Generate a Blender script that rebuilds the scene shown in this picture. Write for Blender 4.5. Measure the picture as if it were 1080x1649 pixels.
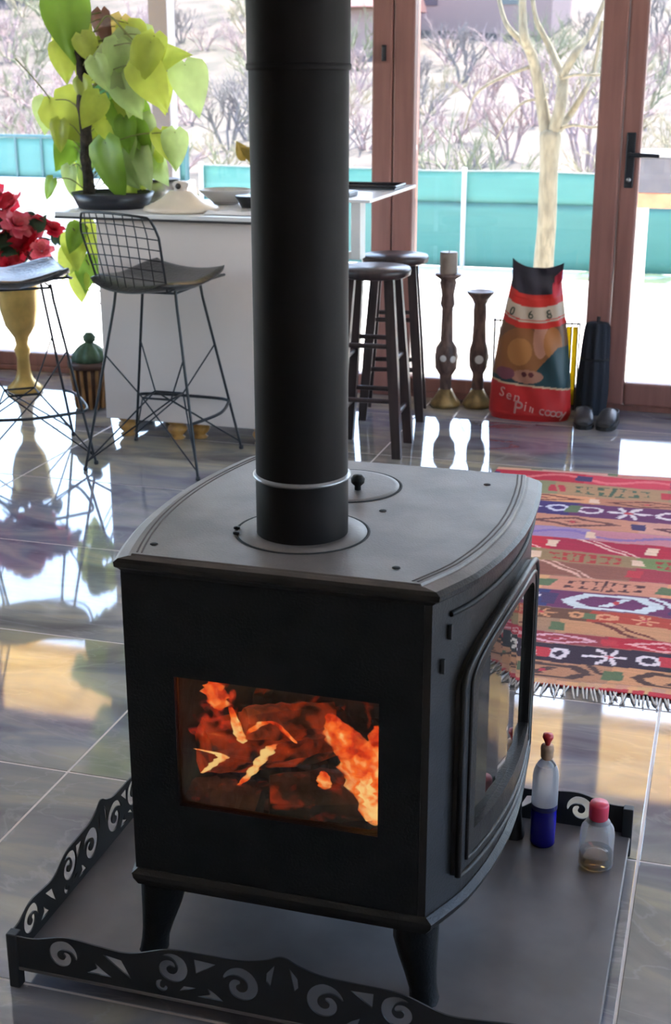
import bpy, bmesh, math, random
import numpy as np
from mathutils import Vector, Matrix

for _o in list(bpy.data.objects):
    bpy.data.objects.remove(_o, do_unlink=True)
SC = bpy.context.scene
COL = SC.collection
PI = math.pi
R = math.radians

# ---------------------------------------------------------------- camera, sky, sun, exposure
cam_d = bpy.data.cameras.new('camera')
cam = bpy.data.objects.new('camera', cam_d)
COL.objects.link(cam)
cam.location = (0.380, -1.8134, 1.52)
cam.rotation_euler = (R(90 - 18.2), 0, R(16.5))
cam_d.sensor_fit = 'HORIZONTAL'
cam_d.sensor_width = 36.0
cam_d.lens = 36.0 * 2150.0 / 1080.0
cam_d.dof.use_dof = True
cam_d.dof.focus_distance = 2.7
cam_d.dof.aperture_fstop = 13
cam_d.clip_start = 0.05
cam_d.clip_end = 400
SC.camera = cam

SUN_EL, SUN_AZ = R(56), R(14)           # azimuth from +y towards +x
world = bpy.data.worlds.new('sky')
SC.world = world
world.use_nodes = True
wn = world.node_tree.nodes
wl = world.node_tree.links
wn.clear()
sky = wn.new('ShaderNodeTexSky')
sky.sky_type = 'NISHITA'
sky.sun_disc = False
sky.sun_elevation = SUN_EL
sky.sun_rotation = SUN_AZ
sky.altitude = 300
sky.air_density = 1.0
sky.dust_density = 1.6
sky.ozone_density = 1.0
bg = wn.new('ShaderNodeBackground')
bg.inputs['Strength'].default_value = 0.20
wo = wn.new('ShaderNodeOutputWorld')
wl.new(sky.outputs[0], bg.inputs[0])
wl.new(bg.outputs[0], wo.inputs[0])

sun_d = bpy.data.lights.new('sun', 'SUN')
sun_d.energy = 4.0
sun_d.angle = R(0.6)
sun_d.color = (1.0, 0.95, 0.86)
sun = bpy.data.objects.new('sun', sun_d)
COL.objects.link(sun)
_sd = Vector((math.sin(SUN_AZ) * math.cos(SUN_EL), math.cos(SUN_AZ) * math.cos(SUN_EL), math.sin(SUN_EL)))
sun.rotation_euler = _sd.to_track_quat('Z', 'Y').to_euler()
sun.location = (0, 8, 20)

SC.view_settings.view_transform = 'Standard'
SC.view_settings.look = 'None'
SC.view_settings.gamma = 1.0
SC.view_settings.use_curve_mapping = False
SC.view_settings.exposure = 3.0


# ---------------------------------------------------------------- helpers
def link(o, parent=None):
    COL.objects.link(o)
    if parent is not None:
        o.parent = parent
    return o


def tag(o, label=None, cat=None, group=None, kind=None):
    if label: o['label'] = label
    if cat: o['category'] = cat
    if group: o['group'] = group
    if kind: o['kind'] = kind
    return o


def thing(name, label, cat, loc=(0, 0, 0), rz=0.0, group=None):
    o = bpy.data.objects.new(name, None)
    o.empty_display_size = 0.1
    link(o)
    o.location = loc
    o.rotation_euler = (0, 0, rz)
    return tag(o, label, cat, group)


def copy_tree(o, parent=None):
    c = o.copy()
    COL.objects.link(c)
    if parent is not None:
        c.parent = parent
    for ch in list(o.children):
        copy_tree(ch, c)
    return c


class MB:
    """collects vertices and faces, then builds one mesh object"""
    def __init__(s):
        s.v = []; s.f = []; s.sm = []; s.mi = []

    def add(s, vs, fs, smooth=False, mi=0):
        b = len(s.v)
        s.v += [tuple(p) for p in vs]
        for f in fs:
            s.f.append([b + i for i in f]); s.sm.append(smooth); s.mi.append(mi)
        return s

    def box(s, x0, x1, y0, y1, z0, z1, mi=0):
        return s.add([(x0, y0, z0), (x1, y0, z0), (x1, y1, z0), (x0, y1, z0), (x0, y0, z1), (x1, y0, z1), (x1, y1, z1), (x0, y1, z1)],
                     [(0, 3, 2, 1), (4, 5, 6, 7), (0, 1, 5, 4), (1, 2, 6, 5), (2, 3, 7, 6), (3, 0, 4, 7)], mi=mi)

    def bbox(s, x0, x1, y0, y1, z0, z1, b=0.004, mi=0):
        """box with chamfered edges"""
        bm = bmesh.new()
        bmesh.ops.create_cube(bm, size=1)
        for v in bm.verts:
            v.co = Vector(((x0 + x1) / 2 + v.co.x * (x1 - x0), (y0 + y1) / 2 + v.co.y * (y1 - y0), (z0 + z1) / 2 + v.co.z * (z1 - z0)))
        bmesh.ops.bevel(bm, geom=bm.edges[:], offset=b, segments=2, profile=0.5, affect='EDGES')
        bm.verts.index_update()
        s.add([v.co[:] for v in bm.verts], [[v.index for v in f.verts] for f in bm.faces], mi=mi)
        bm.free()
        return s

    def tube(s, pts, r, n=8, closed=False, cap=True, mi=0):
        P = [Vector(p) for p in pts]
        m = len(P)
        rr = r if isinstance(r, (list, tuple)) else [r] * m
        T = []
        for i in range(m):
            a = P[(i - 1) % m] if (closed or i > 0) else P[i]
            b = P[(i + 1) % m] if (closed or i < m - 1) else P[i]
            d = b - a
            T.append(d.normalized() if d.length > 1e-9 else Vector((0, 0, 1)))
        up = Vector((0, 0, 1)) if abs(T[0].z) < 0.9 else Vector((1, 0, 0))
        nrm = (up - T[0] * up.dot(T[0])).normalized()
        vs = []
        for i in range(m):
            nrm = nrm - T[i] * nrm.dot(T[i])
            nrm = nrm.normalized() if nrm.length > 1e-6 else T[i].orthogonal().normalized()
            bn = T[i].cross(nrm)
            for k in range(n):
                a = 2 * PI * k / n
                vs.append(P[i] + (nrm * math.cos(a) + bn * math.sin(a)) * rr[i])
        fs = []
        for i in range(m if closed else m - 1):
            j = (i + 1) % m
            for k in range(n):
                l = (k + 1) % n
                fs.append((i * n + k, i * n + l, j * n + l, j * n + k))
        s.add(vs, fs, True, mi)
        if cap and not closed:
            s.add(vs[:n], [list(range(n))[::-1]], False, mi)
            s.add(vs[-n:], [list(range(n))], False, mi)
        return s

    def lathe(s, prof, c=(0, 0, 0), n=24, mi=0, smooth=True):
        vs = []; fs = []
        m = len(prof)
        for r, z in prof:
            for k in range(n):
                a = 2 * PI * k / n
                vs.append((c[0] + r * math.cos(a), c[1] + r * math.sin(a), c[2] + z))
        for i in range(m - 1):
            for k in range(n):
                l = (k + 1) % n
                fs.append((i * n + k, i * n + l, (i + 1) * n + l, (i + 1) * n + k))
        s.add(vs, fs, smooth, mi)
        if prof[0][0] > 1e-5:
            s.add(vs[:n], [list(range(n))[::-1]], False, mi)
        if prof[-1][0] > 1e-5:
            s.add(vs[-n:], [list(range(n))], False, mi)
        return s

    def prism(s, poly, z0, z1, mi=0, smooth=False):
        n = len(poly)
        vs = [(x, y, z0) for x, y in poly] + [(x, y, z1) for x, y in poly]
        s.add(vs, [list(range(n))[::-1], list(range(n, 2 * n))], False, mi)
        s.add(vs, [(i, (i + 1) % n, n + (i + 1) % n, n + i) for i in range(n)], smooth, mi)
        return s

    def grid(s, fn, nu, nv, mi=0, smooth=True, thick=None):
        vs = [fn(i / nu, j / nv) for j in range(nv + 1) for i in range(nu + 1)]
        fs = [(j * (nu + 1) + i, j * (nu + 1) + i + 1, (j + 1) * (nu + 1) + i + 1, (j + 1) * (nu + 1) + i) for j in range(nv) for i in range(nu)]
        return s.add(vs, fs, smooth, mi)

    def xf(s, M, start=0):
        for i in range(start, len(s.v)):
            s.v[i] = tuple(M @ Vector(s.v[i]))
        return s

    def mesh(s, name, mats):
        me = bpy.data.meshes.new(name)
        me.from_pydata(s.v, [], s.f)
        me.polygons.foreach_set('use_smooth', s.sm)
        me.polygons.foreach_set('material_index', s.mi)
        for m in (mats if isinstance(mats, (list, tuple)) else [mats]):
            me.materials.append(m)
        me.update()
        return me

    def build(s, name, mats, parent=None):
        return link(bpy.data.objects.new(name, s.mesh(name, mats)), parent)


def subsurf(o, lv=2):
    m = o.modifiers.new('subdivision', 'SUBSURF')
    m.levels = lv; m.render_levels = lv
    return o


def solid(o, t, off=0):
    m = o.modifiers.new('solidify', 'SOLIDIFY')
    m.thickness = t; m.offset = off
    return o


def mat(name, color, rough=0.5, metal=0.0, ior=1.5, vary=0.0, scale=8.0, color2=None, bump=0.0, bscale=60.0, trans=0.0, coat=0.0,
        coords='Object', stretch=(1, 1, 1), detail=4.0):
    m = bpy.data.materials.new(name)
    m.use_nodes = True
    N = m.node_tree.nodes; K = m.node_tree.links
    b = N['Principled BSDF']
    b.inputs['Base Color'].default_value = (*color, 1)
    b.inputs['Roughness'].default_value = rough
    b.inputs['Metallic'].default_value = metal
    b.inputs['IOR'].default_value = ior
    b.inputs['Transmission Weight'].default_value = trans
    b.inputs['Coat Weight'].default_value = coat
    if vary or color2 or bump:
        tc = N.new('ShaderNodeTexCoord')
        mp = N.new('ShaderNodeMapping')
        mp.inputs['Scale'].default_value = stretch
        K.new(tc.outputs[coords], mp.inputs[0])
    if vary or color2:
        nz = N.new('ShaderNodeTexNoise')
        nz.inputs['Scale'].default_value = scale
        nz.inputs['Detail'].default_value = detail
        K.new(mp.outputs[0], nz.inputs['Vector'])
        rp = N.new('ShaderNodeValToRGB')
        c2 = color2 if color2 else tuple(min(1, c * (1 + vary)) for c in color)
        c1 = color if color2 else tuple(c * (1 - vary) for c in color)
        rp.color_ramp.elements[0].position = 0.35
        rp.color_ramp.elements[1].position = 0.65
        rp.color_ramp.elements[0].color = (*c1, 1)
        rp.color_ramp.elements[1].color = (*c2, 1)
        K.new(nz.outputs['Fac'], rp.inputs[0])
        K.new(rp.outputs[0], b.inputs['Base Color'])
    if bump:
        n2 = N.new('ShaderNodeTexNoise')
        n2.inputs['Scale'].default_value = bscale
        n2.inputs['Detail'].default_value = 3
        K.new(mp.outputs[0], n2.inputs['Vector'])
        bp = N.new('ShaderNodeBump')
        bp.inputs['Strength'].default_value = bump
        bp.inputs['Distance'].default_value = 0.01
        K.new(n2.outputs['Fac'], bp.inputs['Height'])
        K.new(bp.outputs[0], b.inputs['Normal'])
    return m


def glass_mat(name, tint=(1, 1, 1), ior=1.5, rough=0.0):
    """thin glass: what passes straight through plus a Fresnel reflection"""
    m = bpy.data.materials.new(name)
    m.use_nodes = True
    N = m.node_tree.nodes; K = m.node_tree.links
    N.clear()
    o = N.new('ShaderNodeOutputMaterial')
    t = N.new('ShaderNodeBsdfTransparent'); t.inputs[0].default_value = (*tint, 1)
    g = N.new('ShaderNodeBsdfGlossy'); g.inputs['Roughness'].default_value = rough
    f = N.new('ShaderNodeFresnel'); f.inputs[0].default_value = ior
    x = N.new('ShaderNodeMixShader')
    K.new(f.outputs[0], x.inputs[0]); K.new(t.outputs[0], x.inputs[1]); K.new(g.outputs[0], x.inputs[2])
    K.new(x.outputs[0], o.inputs[0])
    return m


def leafy(name, c, thru=0.5, c2=None):
    m = bpy.data.materials.new(name)
    m.use_nodes = True
    N = m.node_tree.nodes; K = m.node_tree.links
    N.clear()
    o = N.new('ShaderNodeOutputMaterial')
    d = N.new('ShaderNodeBsdfDiffuse')
    t = N.new('ShaderNodeBsdfTranslucent')
    g = N.new('ShaderNodeBsdfGlossy'); g.inputs['Roughness'].default_value = 0.4
    x = N.new('ShaderNodeMixShader'); x.inputs[0].default_value = thru
    y = N.new('ShaderNodeMixShader'); y.inputs[0].default_value = 0.04
    tc = N.new('ShaderNodeTexCoord')
    nz = N.new('ShaderNodeTexNoise'); nz.inputs['Scale'].default_value = 2.2
    rp = N.new('ShaderNodeValToRGB')
    c2 = c2 or tuple(min(1, k * 1.35) for k in c)
    rp.color_ramp.elements[0].position = 0.35; rp.color_ramp.elements[0].color = (*c, 1)
    rp.color_ramp.elements[1].position = 0.7; rp.color_ramp.elements[1].color = (*c2, 1)
    K.new(tc.outputs['Object'], nz.inputs['Vector']); K.new(nz.outputs['Fac'], rp.inputs[0])
    K.new(rp.outputs[0], d.inputs[0]); K.new(rp.outputs[0], t.inputs[0])
    K.new(d.outputs[0], x.inputs[1]); K.new(t.outputs[0], x.inputs[2])
    K.new(x.outputs[0], y.inputs[1]); K.new(g.outputs[0], y.inputs[2])
    K.new(y.outputs[0], o.inputs[0])
    return m


def attr_mat(name, rough=0.8, bump=0.0, bscale=200, attr='print', ior=1.45):
    m = bpy.data.materials.new(name)
    m.use_nodes = True
    N = m.node_tree.nodes; K = m.node_tree.links
    b = N['Principled BSDF']
    b.inputs['Roughness'].default_value = rough
    b.inputs['IOR'].default_value = ior
    a = N.new('ShaderNodeAttribute'); a.attribute_name = attr
    K.new(a.outputs['Color'], b.inputs['Base Color'])
    if bump:
        tc = N.new('ShaderNodeTexCoord')
        n2 = N.new('ShaderNodeTexNoise'); n2.inputs['Scale'].default_value = bscale
        bp = N.new('ShaderNodeBump'); bp.inputs['Strength'].default_value = bump; bp.inputs['Distance'].default_value = 0.003
        K.new(tc.outputs['Object'], n2.inputs['Vector']); K.new(n2.outputs['Fac'], bp.inputs['Height']); K.new(bp.outputs[0], b.inputs['Normal'])
    return m


def emis_mat(name, color, strength):
    m = bpy.data.materials.new(name)
    m.use_nodes = True
    N = m.node_tree.nodes; K = m.node_tree.links
    N.clear()
    o = N.new('ShaderNodeOutputMaterial'); e = N.new('ShaderNodeEmission')
    e.inputs[0].default_value = (*color, 1); e.inputs[1].default_value = strength
    K.new(e.outputs[0], o.inputs[0])
    return m


def text_obj(name, body, size, M, m, parent, ext=0.0006, spacing=1.0):
    cu = bpy.data.curves.new(name, 'FONT')
    cu.body = body; cu.size = size; cu.extrude = ext; cu.space_character = spacing
    cu.resolution_u = 3
    tmp = bpy.data.objects.new(name, cu)
    COL.objects.link(tmp)
    dg = bpy.context.evaluated_depsgraph_get()
    me = bpy.data.meshes.new_from_object(tmp.evaluated_get(dg))
    bpy.data.objects.remove(tmp, do_unlink=True)
    me.materials.clear(); me.materials.append(m)
    me.transform(M)
    return link(bpy.data.objects.new(name, me), parent)


def smoothline(pts, n=6):
    """Catmull-Rom through points"""
    P = [Vector(p) for p in pts]
    out = []
    for i in range(len(P) - 1):
        p0 = P[max(i - 1, 0)]; p1 = P[i]; p2 = P[i + 1]; p3 = P[min(i + 2, len(P) - 1)]
        for k in range(n):
            t = k / n
            out.append(0.5 * ((2 * p1) + (p2 - p0) * t + (2 * p0 - 5 * p1 + 4 * p2 - p3) * t * t + (3 * p1 - p0 - 3 * p2 + p3) * t ** 3))
    out.append(P[-1])
    return out


# ---------------------------------------------------------------- materials
M_frame = mat('wood_grain_frame', (0.30, 0.140, 0.115), 0.42, vary=0.12, scale=5, stretch=(6, 6, 0.5), coords='Object')
M_pane = glass_mat('window_glass', (0.97, 0.98, 0.98))
M_white = mat('white_plaster', (0.72, 0.70, 0.66), 0.8, vary=0.04, scale=3)
M_wallw = mat('cream_plaster', (0.66, 0.56, 0.44), 0.85, vary=0.04, scale=3)
M_ceil = mat('ceiling_paint', (0.75, 0.73, 0.70), 0.9)
M_grout = mat('tile_grout', (0.66, 0.56, 0.50), 0.5)
M_pine = mat('yellow_pine_board', (0.72, 0.45, 0.12), 0.6, vary=0.15, scale=3, stretch=(1, 12, 12))
M_pave = mat('pale_concrete', (0.74, 0.72, 0.69), 0.9, vary=0.08, scale=1.3, bump=0.2, bscale=20)
M_grass = mat('rough_lawn', (0.46, 0.50, 0.24), 0.95, vary=0.25, scale=2.5)
M_hill = mat('dry_hillside', (0.032, 0.026, 0.020), 1.0, color2=(0.090, 0.066, 0.054), scale=1.1, detail=8)
M_iron = mat('black_cast_iron', (0.010, 0.0095, 0.010), 0.5, vary=0.2, scale=14, bump=0.15, bscale=220, ior=1.28)
M_iron2 = mat('worn_cast_iron', (0.013, 0.0105, 0.0095), 0.38, vary=0.25, scale=14, bump=0.12, bscale=240, ior=1.42)
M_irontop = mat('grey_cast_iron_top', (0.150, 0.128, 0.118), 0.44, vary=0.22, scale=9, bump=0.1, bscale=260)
M_pipe = mat('matt_black_flue_enamel', (0.012, 0.010, 0.010), 0.55, vary=0.1, scale=6, ior=1.17)
M_steelline = mat('bright_pipe_seam', (0.25, 0.25, 0.26), 0.3, metal=0.8)
M_tray = mat('black_sheet_steel', (0.120, 0.103, 0.098), 0.40, vary=0.25, scale=5)
M_rail = mat('black_painted_steel', (0.010, 0.010, 0.011), 0.5)
M_wire = mat('black_wire', (0.010, 0.011, 0.014), 0.4)
M_leather = mat('black_leatherette', (0.022, 0.020, 0.022), 0.3, bump=0.25, bscale=60)
M_dwood = mat('dark_stained_wood', (0.030, 0.018, 0.018), 0.38, vary=0.35, scale=6, stretch=(8, 8, 0.6))
M_counter = mat('white_painted_panel', (0.76, 0.665, 0.61), 0.55, vary=0.03, scale=3)
M_ctop = mat('white_worktop', (0.80, 0.79, 0.77), 0.25)
M_ctedge = mat('dark_worktop_edge', (0.05, 0.045, 0.045), 0.4)
M_gold = mat('turned_golden_wood', (0.50, 0.26, 0.07), 0.35, vary=0.25, scale=9, stretch=(3, 3, 1))
M_brass = mat('gold_paint', (0.62, 0.42, 0.13), 0.35, metal=0.4, vary=0.2, scale=10)


def marble():
    m = bpy.data.materials.new('polished_grey_marble')
    m.use_nodes = True
    N = m.node_tree.nodes; K = m.node_tree.links
    b = N['Principled BSDF']
    g = N.new('ShaderNodeNewGeometry')
    mp = N.new('ShaderNodeMapping'); mp.inputs['Scale'].default_value = (0.75, 2.0, 1); mp.inputs['Rotation'].default_value = (0, 0, R(8))
    K.new(g.outputs['Position'], mp.inputs[0])
    oi = N.new('ShaderNodeObjectInfo')
    ad = N.new('ShaderNodeVectorMath'); ad.operation = 'ADD'
    K.new(mp.outputs[0], ad.inputs[0]); K.new(oi.outputs['Random'], ad.inputs[1])
    n1 = N.new('ShaderNodeTexNoise'); n1.inputs['Scale'].default_value = 2.6; n1.inputs['Detail'].default_value = 7; n1.inputs['Distortion'].default_value = 1.3
    K.new(ad.outputs[0], n1.inputs['Vector'])
    r1 = N.new('ShaderNodeValToRGB')
    e = r1.color_ramp.elements
    e[0].position = 0.28; e[0].color = (0.12, 0.118, 0.135, 1)
    e[1].position = 0.74; e[1].color = (0.40, 0.375, 0.33, 1)
    x = r1.color_ramp.elements.new(0.5); x.color = (0.24, 0.235, 0.25, 1)
    x = r1.color_ramp.elements.new(0.6); x.color = (0.32, 0.305, 0.27, 1)
    K.new(n1.outputs['Fac'], r1.inputs[0])
    n2 = N.new('ShaderNodeTexNoise'); n2.inputs['Scale'].default_value = 1.7; n2.inputs['Detail'].default_value = 9; n2.inputs['Distortion'].default_value = 2.2
    K.new(ad.outputs[0], n2.inputs['Vector'])
    r2 = N.new('ShaderNodeValToRGB')
    e = r2.color_ramp.elements
    e[0].position = 0.485; e[0].color = (0, 0, 0, 1)
    e[1].position = 0.515; e[1].color = (0, 0, 0, 1)
    y = r2.color_ramp.elements.new(0.5); y.color = (1, 1, 1, 1)
    K.new(n2.outputs['Fac'], r2.inputs[0])
    n3 = N.new('ShaderNodeTexNoise'); n3.inputs['Scale'].default_value = 0.9; n3.inputs['Detail'].default_value = 3
    K.new(ad.outputs[0], n3.inputs['Vector'])
    r3 = N.new('ShaderNodeValToRGB')
    r3.color_ramp.elements[0].position = 0.42; r3.color_ramp.elements[0].color = (0.90, 0.91, 1.06, 1)
    r3.color_ramp.elements[1].position = 0.60; r3.color_ramp.elements[1].color = (1.18, 1.08, 0.86, 1)
    K.new(n3.outputs['Fac'], r3.inputs[0])
    mt_ = N.new('ShaderNodeMixRGB'); mt_.blend_type = 'MULTIPLY'; mt_.inputs[0].default_value = 1.0
    K.new(r1.outputs[0], mt_.inputs[1]); K.new(r3.outputs[0], mt_.inputs[2])
    mx = N.new('ShaderNodeMixRGB'); mx.inputs[2].default_value = (0.48, 0.46, 0.45, 1)
    ml = N.new('ShaderNodeMath'); ml.operation = 'MULTIPLY'; ml.inputs[1].default_value = 0.22
    K.new(r2.outputs[0], ml.inputs[0]); K.new(ml.outputs[0], mx.inputs[0]); K.new(mt_.outputs[0], mx.inputs[1])
    K.new(mx.outputs[0], b.inputs['Base Color'])
    b.inputs['Roughness'].default_value = 0.045
    b.inputs['IOR'].default_value = 2.05
    return m


M_marble = marble()

# ---------------------------------------------------------------- the room
WV = 4.48                                # inner face of the window wall
fl = MB().box(-4.6, 2.8, -3.2, 4.62, -0.10, -0.0012).build('floor', M_grout)
tag(fl, kind='structure')
TU, TV = 1.28, 0.698
us = [0.30 + TU * k for k in range(-4, 3)]
vs_ = [0.62 + TV * k for k in range(-6, 7)]
tile_mesh = {}
for a in range(len(us) - 1):
    for b in range(len(vs_) - 1):
        x0, x1 = max(us[a], -4.6), min(us[a + 1], 2.8)
        y0, y1 = max(vs_[b], -3.2), min(vs_[b + 1], 4.62)
        if x1 - x0 < 0.05 or y1 - y0 < 0.05: continue
        key = (round(x1 - x0, 3), round(y1 - y0, 3))
        g = 0.003
        if key not in tile_mesh:
            w, h = key
            tile_mesh[key] = MB().bbox(g, w - g, g, h - g, -0.012, 0.0, 0.0012).mesh('tile', M_marble)
        o = bpy.data.objects.new('tile', tile_mesh[key])
        link(o, fl)
        o.location = (x0, y0, 0)

tag(MB().box(-4.7, 2.9, -3.3, 4.6, 2.60, 2.72).build('ceiling', M_ceil), kind='structure')
wr0 = MB().box(-4.72, -4.6, -3.3, 4.6, -0.1, 0.50).box(-4.72, -4.6, -3.3, 4.6, 2.2, 2.6).box(-4.72, -4.6, -3.3, 0.2, 0.5, 2.2).box(-4.72, -4.6, 3.9, 4.6, 0.5, 2.2)
tag(wr0.build('wall_left', M_wallw), kind='structure')
wr0 = MB().box(2.8, 2.92, -3.3, 4.6, -0.1, 0.30).box(2.8, 2.92, -3.3, 4.6, 2.2, 2.6).box(2.8, 2.92, -3.3, -1.2, 0.3, 2.2).box(2.8, 2.92, 3.9, 4.6, 0.3, 2.2)
tag(wr0.build('wall_right', M_wallw), kind='structure')
tag(MB().box(-4.7, 2.9, -3.32, -3.2, -0.1, 2.6).build('wall_back', M_wallw), kind='structure')
HEAD = 2.16
tag(MB().box(-4.6, 2.8, WV, WV + 0.14, HEAD, 2.6).build('wall_front', M_white), kind='structure')
tag(MB().bbox(-4.6, 2.8, WV, WV + 0.10, 0.0, 0.028, 0.004).build('trim_2', M_frame), kind='structure')

# post between the big pane and the middle pane
post = MB()
post.bbox(-1.300, -1.203, WV - 0.03, WV + 0.09, 0.028, HEAD, 0.008)
post.bbox(-1.197, -1.100, WV - 0.03, WV + 0.09, 0.028, HEAD, 0.008)
post.box(-1.21, -1.19, WV - 0.015, WV + 0.08, 0.03, HEAD)
post = tag(post.build('trim_1', M_frame), kind='structure')
hg = MB(); hg.bbox(-1.252, -1.232, WV - 0.046, WV - 0.029, 1.572, 1.642, 0.003); hg.tube([(-1.242, WV - 0.046, 1.58), (-1.242, WV - 0.046, 1.634)], 0.007)
hg.build('hinge', mat('dark_hinge', (0.03, 0.03, 0.035), 0.4, metal=0.6), post)


def window(name, x0, x1, mull=()):
    w = MB()
    w.bbox(x0, x1, WV, WV + 0.08, HEAD - 0.08, HEAD, 0.006)
    w = tag(w.build(name, M_frame), kind='structure')
    MB().bbox(x0, x1, WV, WV + 0.08, 0.028, 0.098, 0.008).build('bottom_rail', M_frame, w)
    for m in mull:
        MB().bbox(m - 0.05, m + 0.05, WV, WV + 0.08, 0.098, HEAD - 0.08, 0.006).build('mullion', M_frame, w)
    e = [x0] + list(mull) + [x1]
    for a, b in zip(e[:-1], e[1:]):
        MB().box(a + 0.002, b - 0.002, WV + 0.036, WV + 0.042, 0.09, HEAD - 0.07).build('pane', M_pane, w)
    return w


window('window_1', -4.6, -1.30, (-3.62,))
window('window_2', -1.10, -0.26)
window('added_window_3', 0.98, 2.8)  # unseen stretch beyond the door, glazed to let in more light

w4 = tag(MB().bbox(2.82, 2.89, -1.2, 3.9, 0.30, 0.37, 0.005).build('added_window_4', M_frame), kind='structure')  # unseen right wall window, added to brighten the room from that side
for yy in (-1.2, 0.45, 2.10, 3.83):
    MB().bbox(2.82, 2.89, yy, yy + 0.07, 0.37, 2.13, 0.005).build('mullion', M_frame, w4)
MB().bbox(2.82, 2.89, -1.2, 3.9, 2.13, 2.20, 0.005).build('top_rail', M_frame, w4)
MB().box(2.852, 2.858, -1.18, 3.88, 0.33, 2.17).build('pane', M_pane, w4)
w5 = tag(MB().bbox(-4.69, -4.62, 0.2, 3.9, 0.50, 0.57, 0.005).build('added_window_5', M_frame), kind='structure')  # unseen left wall window, put in to lift the light on the left
for yy in (0.2, 2.0, 3.83):
    MB().bbox(-4.69, -4.62, yy, yy + 0.07, 0.57, 2.13, 0.005).build('mullion', M_frame, w5)
MB().bbox(-4.69, -4.62, 0.2, 3.9, 2.13, 2.20, 0.005).build('top_rail', M_frame, w5)
MB().box(-4.658, -4.652, 0.22, 3.88, 0.53, 2.17).build('pane', M_pane, w5)

# the glazed door
dj = MB()
dj.bbox(-0.26, -0.152, WV - 0.03, WV + 0.09, 0.028, HEAD, 0.008)
tag(dj.build('trim_3', M_frame), kind='structure')
dj = MB()
dj.bbox(0.872, 0.98, WV - 0.03, WV + 0.09, 0.028, HEAD, 0.008)
tag(dj.build('trim_4', M_frame), kind='structure')
door = MB()
door.bbox(-0.148, -0.066, WV - 0.02, WV + 0.05, 0.03, HEAD - 0.01, 0.01)
door = tag(door.build('door_1', M_frame), kind='structure')
MB().bbox(0.786, 0.868, WV - 0.02, WV + 0.05, 0.03, HEAD - 0.01, 0.01).build('stile', M_frame, door)
MB().bbox(-0.066, 0.786, WV - 0.02, WV + 0.05, 0.03, 0.138, 0.01).build('bottom_rail', M_frame, door)
MB().bbox(-0.066, 0.786, WV - 0.02, WV + 0.05, HEAD - 0.09, HEAD - 0.01, 0.01).build('top_rail', M_frame, door)
MB().box(-0.07, 0.79, WV + 0.012, WV + 0.018, 0.13, HEAD - 0.08).build('pane', M_pane, door)
M_hand = mat('dark_grey_door_furniture', (0.035, 0.04, 0.05), 0.35, metal=0.5)
esc = MB().bbox(-0.127, -0.087, WV - 0.032, WV - 0.0195, 1.03, 1.27, 0.005).build('handle', M_hand, door)
lv = MB()
lv.tube([(-0.107, WV - 0.03, 1.175), (-0.107, WV - 0.075, 1.175)], 0.011)
lv.tube(smoothline([(-0.107, WV - 0.072, 1.175), (-0.05, WV - 0.076, 1.175), (0.022, WV - 0.07, 1.172)]), [0.010] * 12 + [0.007])
lv.build('lever', M_hand, esc)
MB().lathe([(0.0, 0.0), (0.011, 0.0), (0.011, 0.004), (0, 0.005)], n=14).xf(Matrix.Translation((-0.107, WV - 0.032, 1.065)) @ Matrix.Rotation(R(90), 4, 'X')).build(
    'keyhole', mat('steel_keyhole', (0.4, 0.4, 0.42), 0.3, metal=1), esc)

# porch outside: pine soffit boards on the room's side of a grey post
GZ = -0.12
po = MB().box(-6.0, 4.2, WV + 0.14, 6.05, 2.46, 2.54).build('ceiling_porch', M_white)
tag(po, kind='structure')
bw = 0.14
k = 0
y = WV + 0.15
bd = MB().bbox(-6.0, 4.2, 0.002, bw - 0.004, 2.435, 2.46, 0.003).mesh('plank', M_pine)
while y + bw < 6.06:
    o = link(bpy.data.objects.new('plank', bd), po); o.location = (0, y, 0); y += bw
tag(MB().bbox(-6.0, 4.2, 6.05, 6.09, 2.38, 2.56, 0.004).build('trim_5', M_pine), kind='structure')

# ---------------------------------------------------------------- outside ground and hillside
tag(MB().box(-16, 14, -14, 10.6, GZ - 0.2, GZ).build('ground', M_pave), kind='structure')


def hz(x, y):
    t = max(0.0, (y - 11.0))
    h = GZ - 0.02 + 0.055 * t + 0.10 * max(0, t - 10) * (1 - math.exp(-max(0, t - 10) / 14.0))
    h += 0.25 * math.sin(x * 0.23 + y * 0.11) * min(1, t / 10) + 0.5 * math.sin(x * 0.07 - y * 0.05 + 1) * min(1, t / 25)
    return h


hm = MB()
hm.grid(lambda a, b: (-70 + 110 * a, 10.6 + 62 * b ** 1.4, hz(-70 + 110 * a, 10.6 + 62 * b ** 1.4)), 90, 50)
tag(hm.build('terrain', M_hill), kind='structure')
mt = MB()
mt.grid(lambda a, b: (-150 + 300 * a, 110 + 60 * b, -2 + b * (10 + 4 * math.sin(a * 9) + 2.0 * math.sin(a * 23 + 1))), 80, 8)
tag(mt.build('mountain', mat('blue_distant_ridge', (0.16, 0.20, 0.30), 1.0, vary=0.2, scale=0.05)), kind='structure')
tag(MB().grid(lambda a, b: (-0.9 + 15 * a, 9.45 + 0.5 * b, GZ + 0.004 + 0.012 * math.sin(a * 190) * math.sin(b * 7)), 150, 4).build('lawn_strip', M_grass), kind='structure')

# ---------------------------------------------------------------- the iron stove
B_PROF = [(0.0, 0.0), (0.03, 0.014), (0.06, 0.028), (0.09, 0.040), (0.13, 0.051), (0.18, 0.062), (0.24, 0.071), (0.30, 0.077), (0.36, 0.079), (0.42, 0.078), (0.48, 0.075), (0.54, 0.070), (0.60, 0.062)]


def bow(v):
    return float(np.interp(v, [p[0] for p in B_PROF], [p[1] for p in B_PROF]))


def bowl_(v):                           # bulge of the left side
    return 0.042 * (1 - ((v - 0.30) / 0.30) ** 2)


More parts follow.
